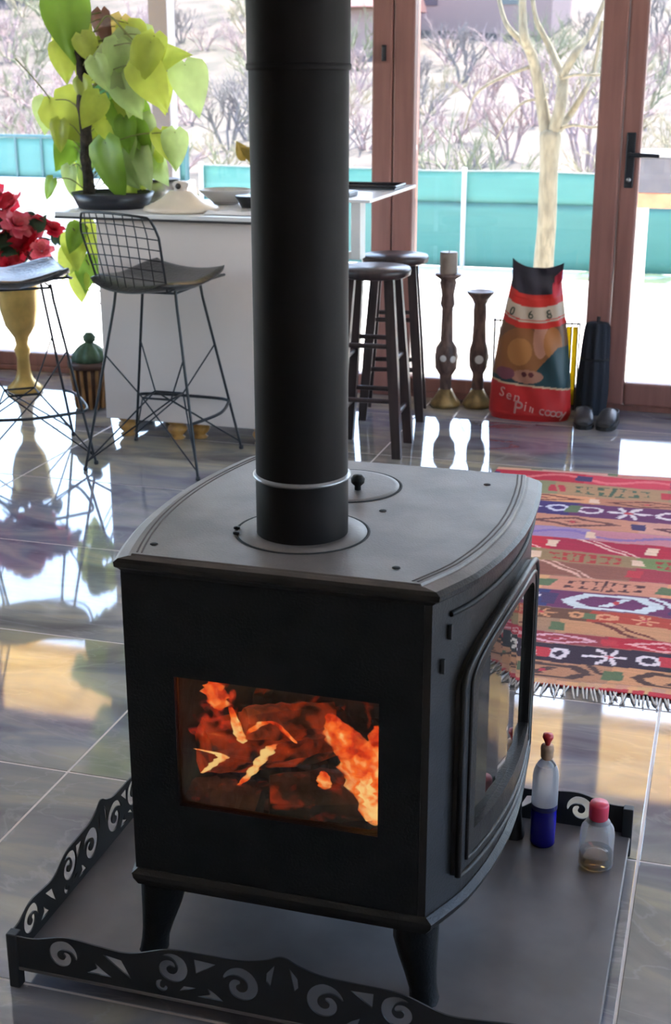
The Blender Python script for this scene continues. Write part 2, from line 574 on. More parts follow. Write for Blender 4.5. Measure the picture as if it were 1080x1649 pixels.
SW = 0.515                               # body width; left corner at x = -SW
NV = 26
stove = thing('wood_stove', 'black cast iron wood stove with glowing window standing on the tray', 'stove')


def outline(over, off0=0.0, off1=0.0, y0=0.0, y1=0.60, n=NV):
    """plan outline: straight near and far edges, bowed left and right sides"""
    pr = [(bow(y0 + (y1 - y0) * i / n) + over, y0 - off0 + (y1 - y0 + off0 + off1) * i / n) for i in range(n + 1)]
    pl = [(-SW - bowl_(y0 + (y1 - y0) * i / n) - over, y0 - off0 + (y1 - y0 + off0 + off1) * i / n) for i in range(n, -1, -1)]
    return pr + pl


def ring_stack(mb, levels, mi=0):
    """levels: list of (outline, z)"""
    n = len(levels[0][0])
    vs = []
    for ol, z in levels:
        vs += [(x, y, z) for x, y in ol]
    fs = []
    for i in range(len(levels) - 1):
        for k in range(n):
            l = (k + 1) % n
            fs.append((i * n + k, i * n + l, (i + 1) * n + l, (i + 1) * n + k))
    mb.add(vs, fs, False, mi)
    # caps as strips between the two bowed sides
    h = n // 2
    cap = [(k, k + 1, n - 2 - k, n - 1 - k) for k in range(h - 1)]
    mb.add(vs[:n], [c[::-1] for c in cap], False, mi)
    mb.add(vs[-n:], cap, False, mi)


ZB, ZT = 0.222, 0.772
# near wall with the window opening; far, left walls, floor and roof of the firebox
WX0, WX1, WZ0, WZ1 = -0.430, -0.087, 0.356, 0.592
body = MB()
t = 0.018
body.box(-SW, WX0, 0, t, ZB, ZT); body.box(WX1, -0.0185, 0, t, ZB, ZT)
body.box(WX0, WX1, 0, t, ZB, WZ0); body.box(WX0, WX1, 0, t, WZ1, ZT)
body.box(-SW, bow(0.6) - 0.01, 0.60 - t, 0.60, ZB, ZT)
for i in range(NV):
    a, b = 0.6 * i / NV, 0.6 * (i + 1) / NV
    body.add([(-SW - bowl_(a) * 0.8, a, ZB), (-SW - bowl_(b) * 0.8, b, ZB), (-SW - bowl_(b) * 0.8, b, ZT), (-SW - bowl_(a) * 0.8, a, ZT)], [(0, 3, 2, 1)], True)
    body.add([(-SW + t, a, ZB), (-SW + t, b, ZB), (-SW + t, b, ZT), (-SW + t, a, ZT)], [(0, 1, 2, 3)], True)
ring_stack(body, [(outline(-0.020, -0.006, -0.006), ZB), (outline(-0.020, -0.006, -0.006), ZB + 0.03)])
body.box(-SW + 0.01, 0.0, t, 0.59, ZT - 0.02, ZT - 0.001)
body.build('body', M_iron, stove)

# bowed front wall (the right side) with the door opening in it
DV0, DV1, DZ0, DZ1 = 0.060, 0.550, 0.268, 0.655    # arched door: straight sides to z 0.60, crown at 0.70
GV0, GV1, GZ0 = 0.105, 0.505, 0.335


def arch(v, lo, hi, spring, crown):
    c = (lo + hi) / 2; w = (hi - lo) / 2
    q = max(-1, min(1, (v - c) / w))
    return spring + (crown - spring) * math.sqrt(max(0, 1 - q * q)) ** 0.9


def bowed_sheet(mb, v0, v1, zlo, zhi, off, n=30, mi=0, thick=0.012):
    """sheet following the bow between v0 and v1; zlo, zhi functions of v"""
    vs = []
    for i in range(n + 1):
        v = v0 + (v1 - v0) * i / n
        u = bow(v) + off
        a, b = zlo(v), zhi(v)
        vs += [(u, v, a), (u, v, b), (u - thick, v, a), (u - thick, v, b)]
    fs = []
    for i in range(n):
        p = 4 * i; q = 4 * (i + 1)
        fs += [(p, q, q + 1, p + 1), (p + 2, p + 3, q + 3, q + 2), (p + 1, q + 1, q + 3, p + 3), (p, p + 2, q + 2, q)]
    fs += [(0, 1, 3, 2), (4 * n, 4 * n + 2, 4 * n + 3, 4 * n + 1)]
    mb.add(vs, fs, False, mi)


front = MB()
oa = lambda v: arch(v, GV0, GV1, 0.585, 0.668)
bowed_sheet(front, 0.0, 0.60, lambda v: ZB, lambda v: GZ0, -0.006, 40)
bowed_sheet(front, 0.0, GV0, lambda v: GZ0, lambda v: ZT, -0.006, 10)
bowed_sheet(front, GV1, 0.60, lambda v: GZ0, lambda v: ZT, -0.006, 8)
bowed_sheet(front, GV0, GV1, oa, lambda v: ZT, -0.006, 40)
front.build('front_plate', M_iron2, stove)

dr = MB()
o1 = lambda v: arch(v, DV0, DV1, 0.600, 0.706)
bowed_sheet(dr, DV0, GV0, lambda v: DZ0, lambda v: o1(v), 0.006, 12)
bowed_sheet(dr, GV1, DV1, lambda v: DZ0, lambda v: o1(v), 0.006, 12)
bowed_sheet(dr, GV0, GV1, oa, o1, 0.006, 40)
bowed_sheet(dr, GV0, GV1, lambda v: DZ0, lambda v: GZ0, 0.006, 30)
drob = dr.build('door', M_iron2, stove)
ml = MB()
for off, rr in ((0.0, 0.0058), (0.022, 0.0042)):
    pts = [(bow(DV0 + off) + 0.0062, DV0 + off, DZ0 + off)]
    pts += [(bow(DV0 + off) + 0.0062, DV0 + off, 0.45)]
    m_ = 34
    for i in range(m_ + 1):
        v = DV0 + off + (DV1 - DV0 - 2 * off) * (0.5 - 0.5 * math.cos(PI * i / m_))
        pts.append((bow(v) + 0.0062, v, arch(v, DV0 + off, DV1 - off, 0.600, 0.706 - off)))
    pts += [(bow(DV1 - off) + 0.0062, DV1 - off, 0.45), (bow(DV1 - off) + 0.0062, DV1 - off, DZ0 + off)]
    for i in range(1, 20):
        v = DV1 - off - (DV1 - DV0 - 2 * off) * i / 20
        pts.append((bow(v) + 0.0062, v, DZ0 + off))
    ml.tube(pts, rr, 8, closed=True)
ml.build('moulding', M_iron2, drob)
gl = MB()
bowed_sheet(gl, GV0 - 0.008, GV1 + 0.008, lambda v: GZ0 - 0.008, lambda v: arch(v, GV0 - 0.008, GV1 + 0.008, 0.590, 0.675), -0.0075, 40, thick=0.004)
gp = gl.build('glass', mat('dark_heatproof_glass', (0.02, 0.018, 0.016), 0.02, ior=1.6), drob)
for by, bz in ((0.037, 0.712), (0.022, 0.660)):
    MB().bbox(bow(by) - 0.006, bow(by) + 0.0005, by - 0.0035, by + 0.0035, bz - 0.014, bz + 0.010, 0.001).build('slot', M_rail, stove)
# seam line below the top on the bowed front
sm_ = MB()
sm_.tube([(bow(0.04 + 0.55 * i / 20) - 0.0045, 0.04 + 0.55 * i / 20, 0.738) for i in range(21)], 0.005, 6)
sm_.build('bead', M_iron, stove)

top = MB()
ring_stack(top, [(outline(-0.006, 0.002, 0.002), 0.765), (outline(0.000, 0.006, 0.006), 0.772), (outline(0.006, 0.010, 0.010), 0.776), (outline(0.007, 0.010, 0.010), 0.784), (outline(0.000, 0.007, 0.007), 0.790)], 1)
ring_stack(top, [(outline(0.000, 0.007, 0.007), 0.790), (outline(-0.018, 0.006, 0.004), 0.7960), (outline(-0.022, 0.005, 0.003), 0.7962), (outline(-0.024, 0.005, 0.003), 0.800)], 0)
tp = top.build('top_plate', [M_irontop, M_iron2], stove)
M_groove = mat('rusty_dark_groove', (0.060, 0.044, 0.036), 0.7)
for off in (0.030, 0.038):
    MB().tube([(bow(0.6 * i / 40) - off, 0.002 + 0.596 * i / 40, 0.7995) for i in range(41)], 0.0018, 6).build('groove', M_groove, tp)
    MB().tube([(-SW - bowl_(0.6 * i / 40) + off, 0.002 + 0.596 * i / 40, 0.7995) for i in range(41)], 0.0018, 6).build('groove', M_groove, tp)
# cooking lid, flue ring: grooves cut as thin dark seams with the plates proud of them
M_seam = mat('dark_groove', (0.006, 0.006, 0.006), 0.8)
FX, FY = -0.265, 0.172
LX, LY = -0.268, 0.440


def seam(name, cx, cy, r, parent):
    g_ = MB(); n = 48
    g_.lathe([(r - 0.0022, 0.8000), (r - 0.0022, 0.8010), (r + 0.0022, 0.8010), (r + 0.0022, 0.8000)], (cx, cy, 0), n)
    return g_.build(name, M_seam, parent)


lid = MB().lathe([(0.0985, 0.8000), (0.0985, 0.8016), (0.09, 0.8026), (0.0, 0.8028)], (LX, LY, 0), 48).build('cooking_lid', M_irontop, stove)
seam('groove', LX, LY, 0.102, lid)
kn = MB().lathe([(0.006, 0.802), (0.006, 0.812), (0.013, 0.818), (0.014, 0.826), (0.009, 0.832), (0.0, 0.833)], (-0.268, 0.535, 0), 16)
kn = MB().lathe([(0.006, 0.802), (0.006, 0.810), (0.012, 0.816), (0.013, 0.824), (0.008, 0.830), (0.0, 0.831)], (-0.238, 0.415, 0), 16)
kn.build('lid_knob', M_iron, lid)
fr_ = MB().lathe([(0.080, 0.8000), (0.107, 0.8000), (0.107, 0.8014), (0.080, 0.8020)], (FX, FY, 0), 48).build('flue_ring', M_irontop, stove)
seam('groove', FX, FY, 0.110, fr_)
for dx, dy in ((-0.108, -0.02), (-0.100, -0.045)):
    MB().lathe([(0.0055, 0.8012), (0.0055, 0.804), (0, 0.805)], (FX + dx, FY + dy, 0), 10).build('bolt', M_iron, fr_)
for px, py in ((-0.475, 0.045), (-0.075, 0.050), (-0.165, 0.315), (-0.36, 0.30), (-0.02, 0.52)):
    MB().lathe([(0.007, 0.8000), (0.006, 0.8012), (0, 0.8014)], (px, py, 0), 8).build('scuff_pit', M_seam, stove)

# skirt below the body and cabriole legs
sk = MB()
ring_stack(sk, [(outline(-0.020, -0.01, -0.01), 0.186), (outline(-0.004, 0.004, 0.0), 0.192), (outline(0.004, 0.006, 0.004), 0.203), (outline(0.006, 0.006, 0.004), 0.212), (outline(-0.004, 0.002, 0.0), 0.222)])
sk.build('base_moulding', M_iron2, stove)
for lx, ly, sx, sy in ((-SW + 0.035, 0.035, -1, -1), (-0.028, 0.035, 1, -1), (-SW + 0.035, 0.560, -1, 1), (0.030, 0.560, 1, 1)):
    lg = MB()
    levels = [(0.192, 0.036, 0.0), (0.165, 0.036, 0.0), (0.13, 0.031, 0.001), (0.095, 0.025, 0.003), (0.07, 0.022, 0.006), (0.05, 0.023, 0.010), (0.046, 0.024, 0.012)]
    vs = []; fs = []
    for z, h, d in levels:
        cx, cy = lx + sx * (0.036 - h + d) * 0.8, ly + sy * (0.036 - h + d) * 0.5
        for k in range(12):
            a = 2 * PI * k / 12
            ca, sa = math.cos(a), math.sin(a)
            q = max(abs(ca), abs(sa)) ** 0.7
            vs.append((cx + h * ca / q, cy + h * sa / q, z))
    for i in range(len(levels) - 1):
        for k in range(12):
            l = (k + 1) % 12
            fs.append((i * 12 + k, (i + 1) * 12 + k, (i + 1) * 12 + l, i * 12 + l))
    lg.add(vs, fs, True); lg.add(vs[-12:], [list(range(12))[::-1]])
    lg.build('leg', M_iron, stove)
# side window glass and its firebrick lining, back of the firebox
MB().box(WX0 - 0.006, WX1 + 0.006, 0.008, 0.012, WZ0 - 0.006, WZ1 + 0.006).build('side_glass', glass_mat('fire_window_glass', (0.92, 0.86, 0.80), 1.45), stove)
M_brick = mat('sooty_firebrick', (0.045, 0.028, 0.020), 0.9, vary=0.5, scale=12, bump=0.4, bscale=40)
lin = MB()
lin.box(-0.49, -0.02, 0.55, 0.575, 0.255, 0.75); lin.box(-0.495, -0.475, 0.03, 0.57, 0.255, 0.75); lin.box(-0.49, -0.02, 0.02, 0.57, 0.252, 0.262)
lin.build('firebrick_lining', M_brick, stove)


# ---------------------------------------------------------------- fire inside
def ember_mat(name, base, ec, strength, lo, hi, scale):
    m = mat(name, base, 0.95, vary=0.6, scale=20, bump=0.6, bscale=30)
    N = m.node_tree.nodes; K = m.node_tree.links
    b = N['Principled BSDF']
    tc = N.new('ShaderNodeTexCoord')
    nz = N.new('ShaderNodeTexNoise'); nz.inputs['Scale'].default_value = scale; nz.inputs['Detail'].default_value = 5; nz.inputs['Distortion'].default_value = 0.8
    K.new(tc.outputs['Object'], nz.inputs['Vector'])
    rp = N.new('ShaderNodeValToRGB')
    e = rp.color_ramp.elements
    e[0].position = lo; e[0].color = (0, 0, 0, 1)
    e[1].position = hi; e[1].color = (*ec, 1)
    x = e.new((lo * 0.35 + hi * 0.65)); x.color = (ec[0] * 0.35, ec[1] * 0.12, ec[2] * 0.05, 1)
    K.new(nz.outputs['Fac'], rp.inputs[0])
    K.new(rp.outputs[0], b.inputs['Emission Color'])
    b.inputs['Emission Strength'].default_value = strength
    return m


EXP = 2.0 ** SC.view_settings.exposure
M_log1 = ember_mat('glowing_log', (0.10, 0.05, 0.032), (1.0, 0.26, 0.03), 1.0 / EXP, 0.42, 0.80, 22)
M_log2 = ember_mat('charred_log', (0.06, 0.035, 0.026), (1.0, 0.20, 0.03), 0.7 / EXP, 0.57, 0.84, 26)
M_ash = ember_mat('ember_bed', (0.09, 0.060, 0.045), (1.0, 0.18, 0.03), 0.8 / EXP, 0.60, 0.84, 26)


def rough_log(name, p, q, r, m, label, seed, square=0.0):
    rnd = random.Random(seed)
    p, q = Vector(p), Vector(q)
    ax = (q - p); L = ax.length; ax.normalize()
    n, s = 14, 12
    a1 = ax.orthogonal().normalized(); a2 = ax.cross(a1)
    ph = [rnd.uniform(0, 6) for _ in range(6)]
    vs = []; fs = []
    for i in range(n + 1):
        t_ = i / n
        taper = 0.82 + 0.18 * math.sin(PI * t_)
        for k in range(s):
            a = 2 * PI * k / s
            rr = r * taper * (1 + 0.14 * math.sin(3 * a + ph[0]) + 0.10 * math.sin(5 * a + ph[1] + 4 * t_) + rnd.uniform(-0.07, 0.07))
            vs.append(p + ax * (L * t_) + (a1 * math.cos(a) + a2 * math.sin(a)) * rr)
    for i in range(n):
        for k in range(s):
            l = (k + 1) % s
            fs.append((i * s + k, i * s + l, (i + 1) * s + l, (i + 1) * s + k))
    mb = MB().add(vs, fs, False)
    mb.add(vs[:s], [list(range(s))[::-1]]); mb.add(vs[-s:], [list(range(s))])
    o = mb.build(name, m)
    return tag(o, label, 'firewood')


rough_log('firewood_log', (-0.430, 0.115, 0.402), (-0.235, 0.30, 0.372), 0.052, M_log1, 'glowing orange split log at the left of the fire window', 1)
rough_log('firewood_log', (-0.430, 0.420, 0.345), (-0.13, 0.37, 0.385), 0.055, M_log2, 'charred dark log lying across the back of the fire', 2)
rough_log('firewood_log', (-0.300, 0.085, 0.345), (-0.075, 0.17, 0.335), 0.045, M_log2, 'blackened log lying low in front of the flames at the right', 3)
rough_log('firewood_log', (-0.440, 0.070, 0.325), (-0.315, 0.075, 0.320), 0.040, M_ash, 'short ashen log end at the lower left of the fire window', 4)
rough_log('firewood_log', (-0.350, 0.10, 0.472), (-0.225, 0.20, 0.452), 0.032, M_log1, 'small burning log resting on top of the other logs', 5)
eb = MB()
rnd = random.Random(9)
for i in range(160):
    x, y_, z = rnd.uniform(-0.44, -0.06), rnd.uniform(0.05, 0.5), rnd.uniform(0.278, 0.296)
    s_ = rnd.uniform(0.010, 0.026)
    vs = [(x + s_ * math.cos(a) * rnd.uniform(.6, 1), y_ + s_ * math.sin(a) * rnd.uniform(.6, 1), z + d) for d in (-s_ * .6, s_ * .6) for a in (0, 1.26, 2.5, 3.8, 5.0)]
    eb.add(vs, [(0, 1, 6, 5), (1, 2, 7, 6), (2, 3, 8, 7), (3, 4, 9, 8), (4, 0, 5, 9), (5, 6, 7, 8, 9), (4, 3, 2, 1, 0)])
tag(eb.build('embers', M_ash), 'bed of ash and embers on the stove grate', 'embers', kind='stuff')


def flame_mat():
    m = bpy.data.materials.new('flame')
    m.use_nodes = True
    N = m.node_tree.nodes; K = m.node_tree.links
    N.clear()
    o = N.new('ShaderNodeOutputMaterial')
    e = N.new('ShaderNodeEmission')
    t_ = N.new('ShaderNodeBsdfTransparent')
    x = N.new('ShaderNodeMixShader')
    a = N.new('ShaderNodeAttribute'); a.attribute_name = 'burn'
    nz = N.new('ShaderNodeTexNoise'); nz.inputs['Scale'].default_value = 48; nz.inputs['Detail'].default_value = 4
    tc = N.new('ShaderNodeTexCoord'); K.new(tc.outputs['Object'], nz.inputs['Vector'])
    mu = N.new('ShaderNodeMath'); mu.operation = 'MULTIPLY_ADD'; mu.inputs[1].default_value = 1.9; mu.inputs[2].default_value = -0.98
    K.new(nz.outputs['Fac'], mu.inputs[0])
    ad = N.new('ShaderNodeMath'); ad.operation = 'ADD'; ad.use_clamp = True
    K.new(a.outputs['Fac'], ad.inputs[0]); K.new(mu.outputs[0], ad.inputs[1])
    rp = N.new('ShaderNodeValToRGB')
    el = rp.color_ramp.elements
    el[0].position = 0.0; el[0].color = (0.35, 0.010, 0.004, 1)
    el[1].position = 1.0; el[1].color = (1.0, 0.72, 0.28, 1)
    z_ = el.new(0.45); z_.color = (0.85, 0.055, 0.012, 1)
    z_ = el.new(0.72); z_.color = (1.0, 0.20, 0.03, 1)
    K.new(ad.outputs[0], rp.inputs[0]); K.new(rp.outputs[0], e.inputs[0])
    e.inputs[1].default_value = 1.15 / EXP
    sm2 = N.new('ShaderNodeMapRange'); sm2.inputs[1].default_value = 0.12; sm2.inputs[2].default_value = 0.62; sm2.inputs[4].default_value = 0.93
    K.new(ad.outputs[0], sm2.inputs[0])
    lw = N.new('ShaderNodeLayerWeight'); lw.inputs[0].default_value = 0.5      # a flame is thin, so nearly clear, at its edges
    m3 = N.new('ShaderNodeMapRange'); m3.inputs[1].default_value = 0.92; m3.inputs[2].default_value = 0.02; m3.inputs[3].default_value = 0.0; m3.inputs[4].default_value = 1.0
    K.new(lw.outputs['Facing'], m3.inputs[0])
    m4 = N.new('ShaderNodeMath'); m4.operation = 'MULTIPLY'
    K.new(sm2.outputs[0], m4.inputs[0]); K.new(m3.outputs[0], m4.inputs[1]); K.new(m4.outputs[0], x.inputs[0])
    K.new(t_.outputs[0], x.inputs[1]); K.new(e.outputs[0], x.inputs[2]); K.new(x.outputs[0], o.inputs[0])
    return m


M_flame = flame_mat()


def flame(name, path, radii, heat, label, flat=0.45):
    P = smoothline(path, 6)
    n = len(P); s = 14
    rr = [float(np.interp(i / (n - 1), np.linspace(0, 1, len(radii)), radii)) for i in range(n)]
    hh = [float(np.interp(i / (n - 1), np.linspace(0, 1, len(heat)), heat)) for i in range(n)]
    vs = []; fs = []; hv = []
    for i in range(n):
        jag = 1 + 0.22 * math.sin(i * 2.1 + len(label)) + 0.14 * math.sin(i * 4.3)
        for k in range(s):
            a = 2 * PI * k / s
            w = jag * (1 + 0.16 * math.sin(3 * a + i * 0.7))
            vs.append((P[i].x + rr[i] * w * math.cos(a), P[i].y + flat * rr[i] * math.sin(a), P[i].z + 0.15 * rr[i] * math.sin(2 * a)))
            hv.append(hh[i])
    for i in range(n - 1):
        for k in range(s):
            l = (k + 1) % s
            fs.append((i * s + k, i * s + l, (i + 1) * s + l, (i + 1) * s + k))
    mb = MB().add(vs, fs, True)
    o = mb.build(name, M_flame)
    at = o.data.attributes.new('burn', 'FLOAT', 'POINT')
    at.data.foreach_set('value', hv)
    return tag(o, label, 'flame', kind='stuff')


flame('flame', [(-0.116, 0.08, 0.331), (-0.127, 0.08, 0.404), (-0.149, 0.08, 0.46), (-0.175, 0.08, 0.492), (-0.190, 0.08, 0.522)], [0.015, 0.036, 0.042, 0.027, 0.004], [.95, .72, .64, .60, .50], 'broad orange flame licking up at the right of the fire window')
flame('flame', [(-0.112, 0.09, 0.41), (-0.110, 0.09, 0.46), (-0.114, 0.09, 0.505)], [0.018, 0.026, 0.004], [.72, .6, .45], 'narrow flame standing against the right edge of the fire window')
flame('flame', [(-0.400, 0.13, 0.375), (-0.405, 0.13, 0.43), (-0.402, 0.13, 0.485), (-0.398, 0.13, 0.535)], [0.036, 0.046, 0.038, 0.010], [.12, .10, .12, .20], 'dim reddish smoky flame filling the left of the fire window')
flame('flame', [(-0.392, 0.09, 0.500), (-0.396, 0.09, 0.530), (-0.400, 0.09, 0.548)], [0.016, 0.022, 0.006], [.55, .58, .45], 'red flame tip at the top left of the fire window')
flame('flame', [(-0.342, 0.07, 0.452), (-0.347, 0.07, 0.470), (-0.362, 0.07, 0.515)], [0.008, 0.010, 0.004], [1.1, .95, .55], 'yellow white flame point in the middle of the left logs')
flame('flame', [(-0.412, 0.06, 0.388), (-0.390, 0.06, 0.408), (-0.375, 0.06, 0.425), (-0.398, 0.06, 0.430), (-0.425, 0.06, 0.432)], [0.003, 0.007, 0.010, 0.006, 0.002], [1.0, 1.05, 1.05, .9, .6], 'small yellow hooked flame low on the left log')
flame('flame', [(-0.345, 0.06, 0.376), (-0.317, 0.06, 0.410), (-0.293, 0.06, 0.448), (-0.279, 0.06, 0.462)], [0.004, 0.008, 0.011, 0.003], [.75, 1.0, 1.05, .6], 'bright flame streak running up the middle of the logs')
flame('flame', [(-0.335, 0.08, 0.465), (-0.303, 0.08, 0.490), (-0.279, 0.08, 0.484), (-0.250, 0.08, 0.459)], [0.005, 0.008, 0.007, 0.003], [.6, .62, .6, .5], 'thin orange flame edge along the top of the middle log')
flame('flame', [(-0.196, 0.06, 0.395), (-0.194, 0.06, 0.409), (-0.197, 0.06, 0.425)], [0.010, 0.013, 0.004], [.6, .7, .5], 'tiny red flame glowing between the two right logs')
flame('flame', [(-0.105, 0.055, 0.346), (-0.111, 0.055, 0.378), (-0.124, 0.055, 0.407), (-0.115, 0.055, 0.438)], [0.005, 0.012, 0.014, 0.003], [.9, 1.05, 1.0, .7], 'yellow flame tongue at the lower right corner of the fire window')
gd = bpy.data.lights.new('fire_glow', 'POINT')
gd.energy = 0.05; gd.color = (1.0, 0.35, 0.10); gd.shadow_soft_size = 0.05
g_ = link(bpy.data.objects.new('fire_glow', gd)); g_.location = (-0.33, 0.06, 0.55)

# ---------------------------------------------------------------- stove pipe
pipe = thing('stove_pipe', 'black cylindrical flue pipe rising from the stove top', 'stove pipe', (FX, FY, 0.802))
PR = 0.0755
MB().lathe([(PR, 0.0), (PR, 0.092), (PR - 0.002, 0.094)], n=48).build('collar', M_pipe, pipe)
MB().lathe([(PR + 0.0015, 0.094), (PR + 0.0045, 0.096), (PR + 0.0045, 0.099), (PR - 0.0005, 0.102)], n=48).build('seam_ring', M_steelline, pipe)
MB().lathe([(PR - 0.0005, 0.100), (PR - 0.0005, 0.722), (PR - 0.002, 0.727)], n=48).build('pipe_section', M_pipe, pipe)
MB().lathe([(PR + 0.0015, 0.722), (PR + 0.0030, 0.724), (PR + 0.0030, 0.730), (PR + 0.0015, 0.732)], n=48).build('seam_ring', M_pipe, pipe)
MB().lathe([(PR + 0.0015, 0.731), (PR + 0.0015, 1.797)], n=48).build('pipe_section', M_pipe, pipe)

# ---------------------------------------------------------------- hearth tray with scrollwork rails
TX0, TX1, TY0, TY1 = -0.722, 0.281, -0.092, 0.645
tray = thing('hearth_tray', 'black steel hearth tray with scrollwork rails under the stove', 'hearth tray', (TX0, TY0, 0))
TL, TD = TX1 - TX0, TY1 - TY0
MB().bbox(0, TL, 0, TD, 0.036, 0.045, 0.003).build('plate', M_tray, tray)


def spiral_hole(cx, cz, r0, r1, turns, w0, w1, a0, sgn=1):
    out, inn = [], []
    n = 40
    for i in range(n + 1):
        t_ = i / n
        a = a0 + sgn * turns * 2 * PI * t_
        r = r0 + (r1 - r0) * t_
        w = (w0 + (w1 - w0) * t_) * min(1, 6 * (1 - t_) + 0.45) * min(1, 5 * t_ + 0.12)
        out.append((cx + (r + w / 2) * math.cos(a), cz + (r + w / 2) * math.sin(a)))
        inn.append((cx + (r - w / 2) * math.cos(a), cz + (r - w / 2) * math.sin(a)))
    return out + inn[::-1]


def rail_mesh(L, tops, holes):
    cu = bpy.data.curves.new('rail', 'CURVE')
    cu.dimensions = '2D'; cu.fill_mode = 'BOTH'; cu.extrude = 0.0015

    def poly(pts):
        sp = cu.splines.new('POLY')
        sp.points.add(len(pts) - 1)
        for p, c in zip(sp.points, pts): p.co = (c[0], c[1], 0, 1)
        sp.use_cyclic_u = True
    tp_ = smoothline([(s * L, z, 0) for s, z in tops], 6)
    poly([(0, 0.044)] + [(L, 0.044)] + [(p.x, p.y) for p in reversed(tp_)])
    for h in holes: poly(h)
    tmp = bpy.data.objects.new('rail', cu)
    COL.objects.link(tmp)
    me = bpy.data.meshes.new_from_object(tmp.evaluated_get(bpy.context.evaluated_depsgraph_get()))
    bpy.data.objects.remove(tmp, do_unlink=True)
    me.transform(Matrix.Rotation(R(90), 4, 'X'))
    me.materials.clear(); me.materials.append(M_rail)
    return me


def half(L, mirror):
    H_ = []
    f = lambda pts: [((L - x) if mirror else x, z) for x, z in pts]
    k_ = L / 1.003
    H_.append(f(spiral_hole(0.105 * k_, 0.083, 0.0255, 0.007, 1.2, 0.020, 0.009, R(-5), 1)))
    H_.append(f([(0.150 * k_, 0.060), (0.195 * k_, 0.060), (0.180 * k_, 0.070), (0.166 * k_, 0.082), (0.168 * k_, 0.071)]))
    H_.append(f([(0.180 * k_, 0.103), (0.215 * k_, 0.098), (0.232 * k_, 0.064), (0.205 * k_, 0.083)]))
    H_.append(f(spiral_hole(0.305 * k_, 0.101, 0.0265, 0.0075, 1.25, 0.020, 0.010, R(120), -1)))
    H_.append(f([(0.348 * k_, 0.128), (0.386 * k_, 0.126), (0.350 * k_, 0.100)]))
    H_.append(f(spiral_hole(0.290 * k_, 0.064, 0.011, 0.005, 0.75, 0.008, 0.005, R(100), 1)))
    H_.append(f([(0.318 * k_, 0.058), (0.350 * k_, 0.072), (0.328 * k_, 0.071)]))
    H_.append(f([(0.352 * k_, 0.056), (0.398 * k_, 0.056), (0.384 * k_, 0.068), (0.370 * k_, 0.076), (0.374 * k_, 0.064)]))
    H_.append(f(spiral_hole(0.428 * k_, 0.092, 0.031, 0.008, 1.2, 0.022, 0.010, R(160), -1)))
    H_.append(f([(0.489 * k_, 0.146), (0.475 * k_, 0.128), (0.474 * k_, 0.112), (0.481 * k_, 0.103), (0.484 * k_, 0.120)]))
    return H_


TOPS = [(0, .106), (.05, .106), (.11, .121), (.17, .117), (.23, .115), (.30, .137), (.37, .140), (.43, .142), (.47, .152), (.5, .164)]
TOPS = TOPS + [(1 - s, z) for s, z in TOPS[-2::-1]]
long_me = rail_mesh(TL, TOPS, half(TL, False) + half(TL, True))
short_me = rail_mesh(TD, TOPS, half(TD, False) + half(TD, True))
o = link(bpy.data.objects.new('rail', long_me), tray); o.location = (0, 0.002, 0)
o = link(bpy.data.objects.new('rail', long_me), tray); o.location = (0, TD - 0.001, 0)
o = link(bpy.data.objects.new('rail', short_me), tray); o.location = (0.002, 0, 0); o.rotation_euler = (0, 0, R(90))
for cx, cy in ((0.008, 0.008), (TL - 0.008, 0.008), (0.008, TD - 0.008), (TL - 0.008, TD - 0.008)):
    MB().bbox(cx - 0.010, cx + 0.010, cy - 0.010, cy + 0.010, 0.0, 0.108, 0.002).build('corner_post', M_rail, tray)

# ---------------------------------------------------------------- bottles on the tray
M_clear = glass_mat('clear_plastic', (0.93, 0.94, 0.95), 1.45)
M_liqblue = mat('blue_liquid', (0.020, 0.014, 0.55), 0.15, ior=1.33)
def frosted(name, tint, k):
    m = glass_mat(name, tint, 1.4)
    N = m.node_tree.nodes; K = m.node_tree.links
    o = N['Material Output']; src = o.inputs[0].links[0].from_socket
    d = N.new('ShaderNodeBsdfDiffuse'); d.inputs[0].default_value = (0.72, 0.68, 0.67, 1)
    t_ = N.new('ShaderNodeBsdfTranslucent'); t_.inputs[0].default_value = (0.72, 0.68, 0.67, 1)
    a_ = N.new('ShaderNodeMixShader'); x_ = N.new('ShaderNodeMixShader'); x_.inputs[0].default_value = k
    K.new(d.outputs[0], a_.inputs[1]); K.new(t_.outputs[0], a_.inputs[2])
    K.new(src, x_.inputs[1]); K.new(a_.outputs[0], x_.inputs[2]); K.new(x_.outputs[0], o.inputs[0])
    return m


M_frost = frosted('cloudy_plastic', (0.95, 0.93, 0.92), 0.28)
M_frost2 = frosted('frosted_plastic', (0.95, 0.93, 0.92), 0.62)
sb = thing('spray_bottle', 'clear bottle half full of blue liquid with red tipped cork', 'bottle', (0.112, 0.560, 0.0452))
MB().lathe([(0.0275, 0.001), (0.0305, 0.006), (0.0305, 0.088), (0.0, 0.0885)], n=28).build('liquid', M_liqblue, sb)
MB().lathe([(0.028, 0.0), (0.032, 0.005), (0.032, 0.150), (0.030, 0.168), (0.020, 0.190), (0.0135, 0.198), (0.0135, 0.206)], n=28).build('bottle_body', M_clear, sb)
sb.scale = (0.80, 0.80, 0.955)
lb = MB()
lb.lathe([(0.0325, 0.094), (0.0325, 0.160), (0.030, 0.172), (0.024, 0.185)], n=28)
lb.build('label_wrap', M_frost2, sb)
MB().lathe([(0.0325, 0.085), (0.0328, 0.088), (0.0328, 0.093), (0.0325, 0.096)], n=28).build('blue_ring', mat('dark_blue_band', (0.015, 0.016, 0.09), 0.4), sb)
MB().lathe([(0.0130, 0.199), (0.0155, 0.203), (0.0165, 0.222), (0.0150, 0.229), (0.0, 0.230)], n=20).build('cork', mat('tan_cork', (0.42, 0.24, 0.14), 0.7, vary=0.2, scale=60), sb)
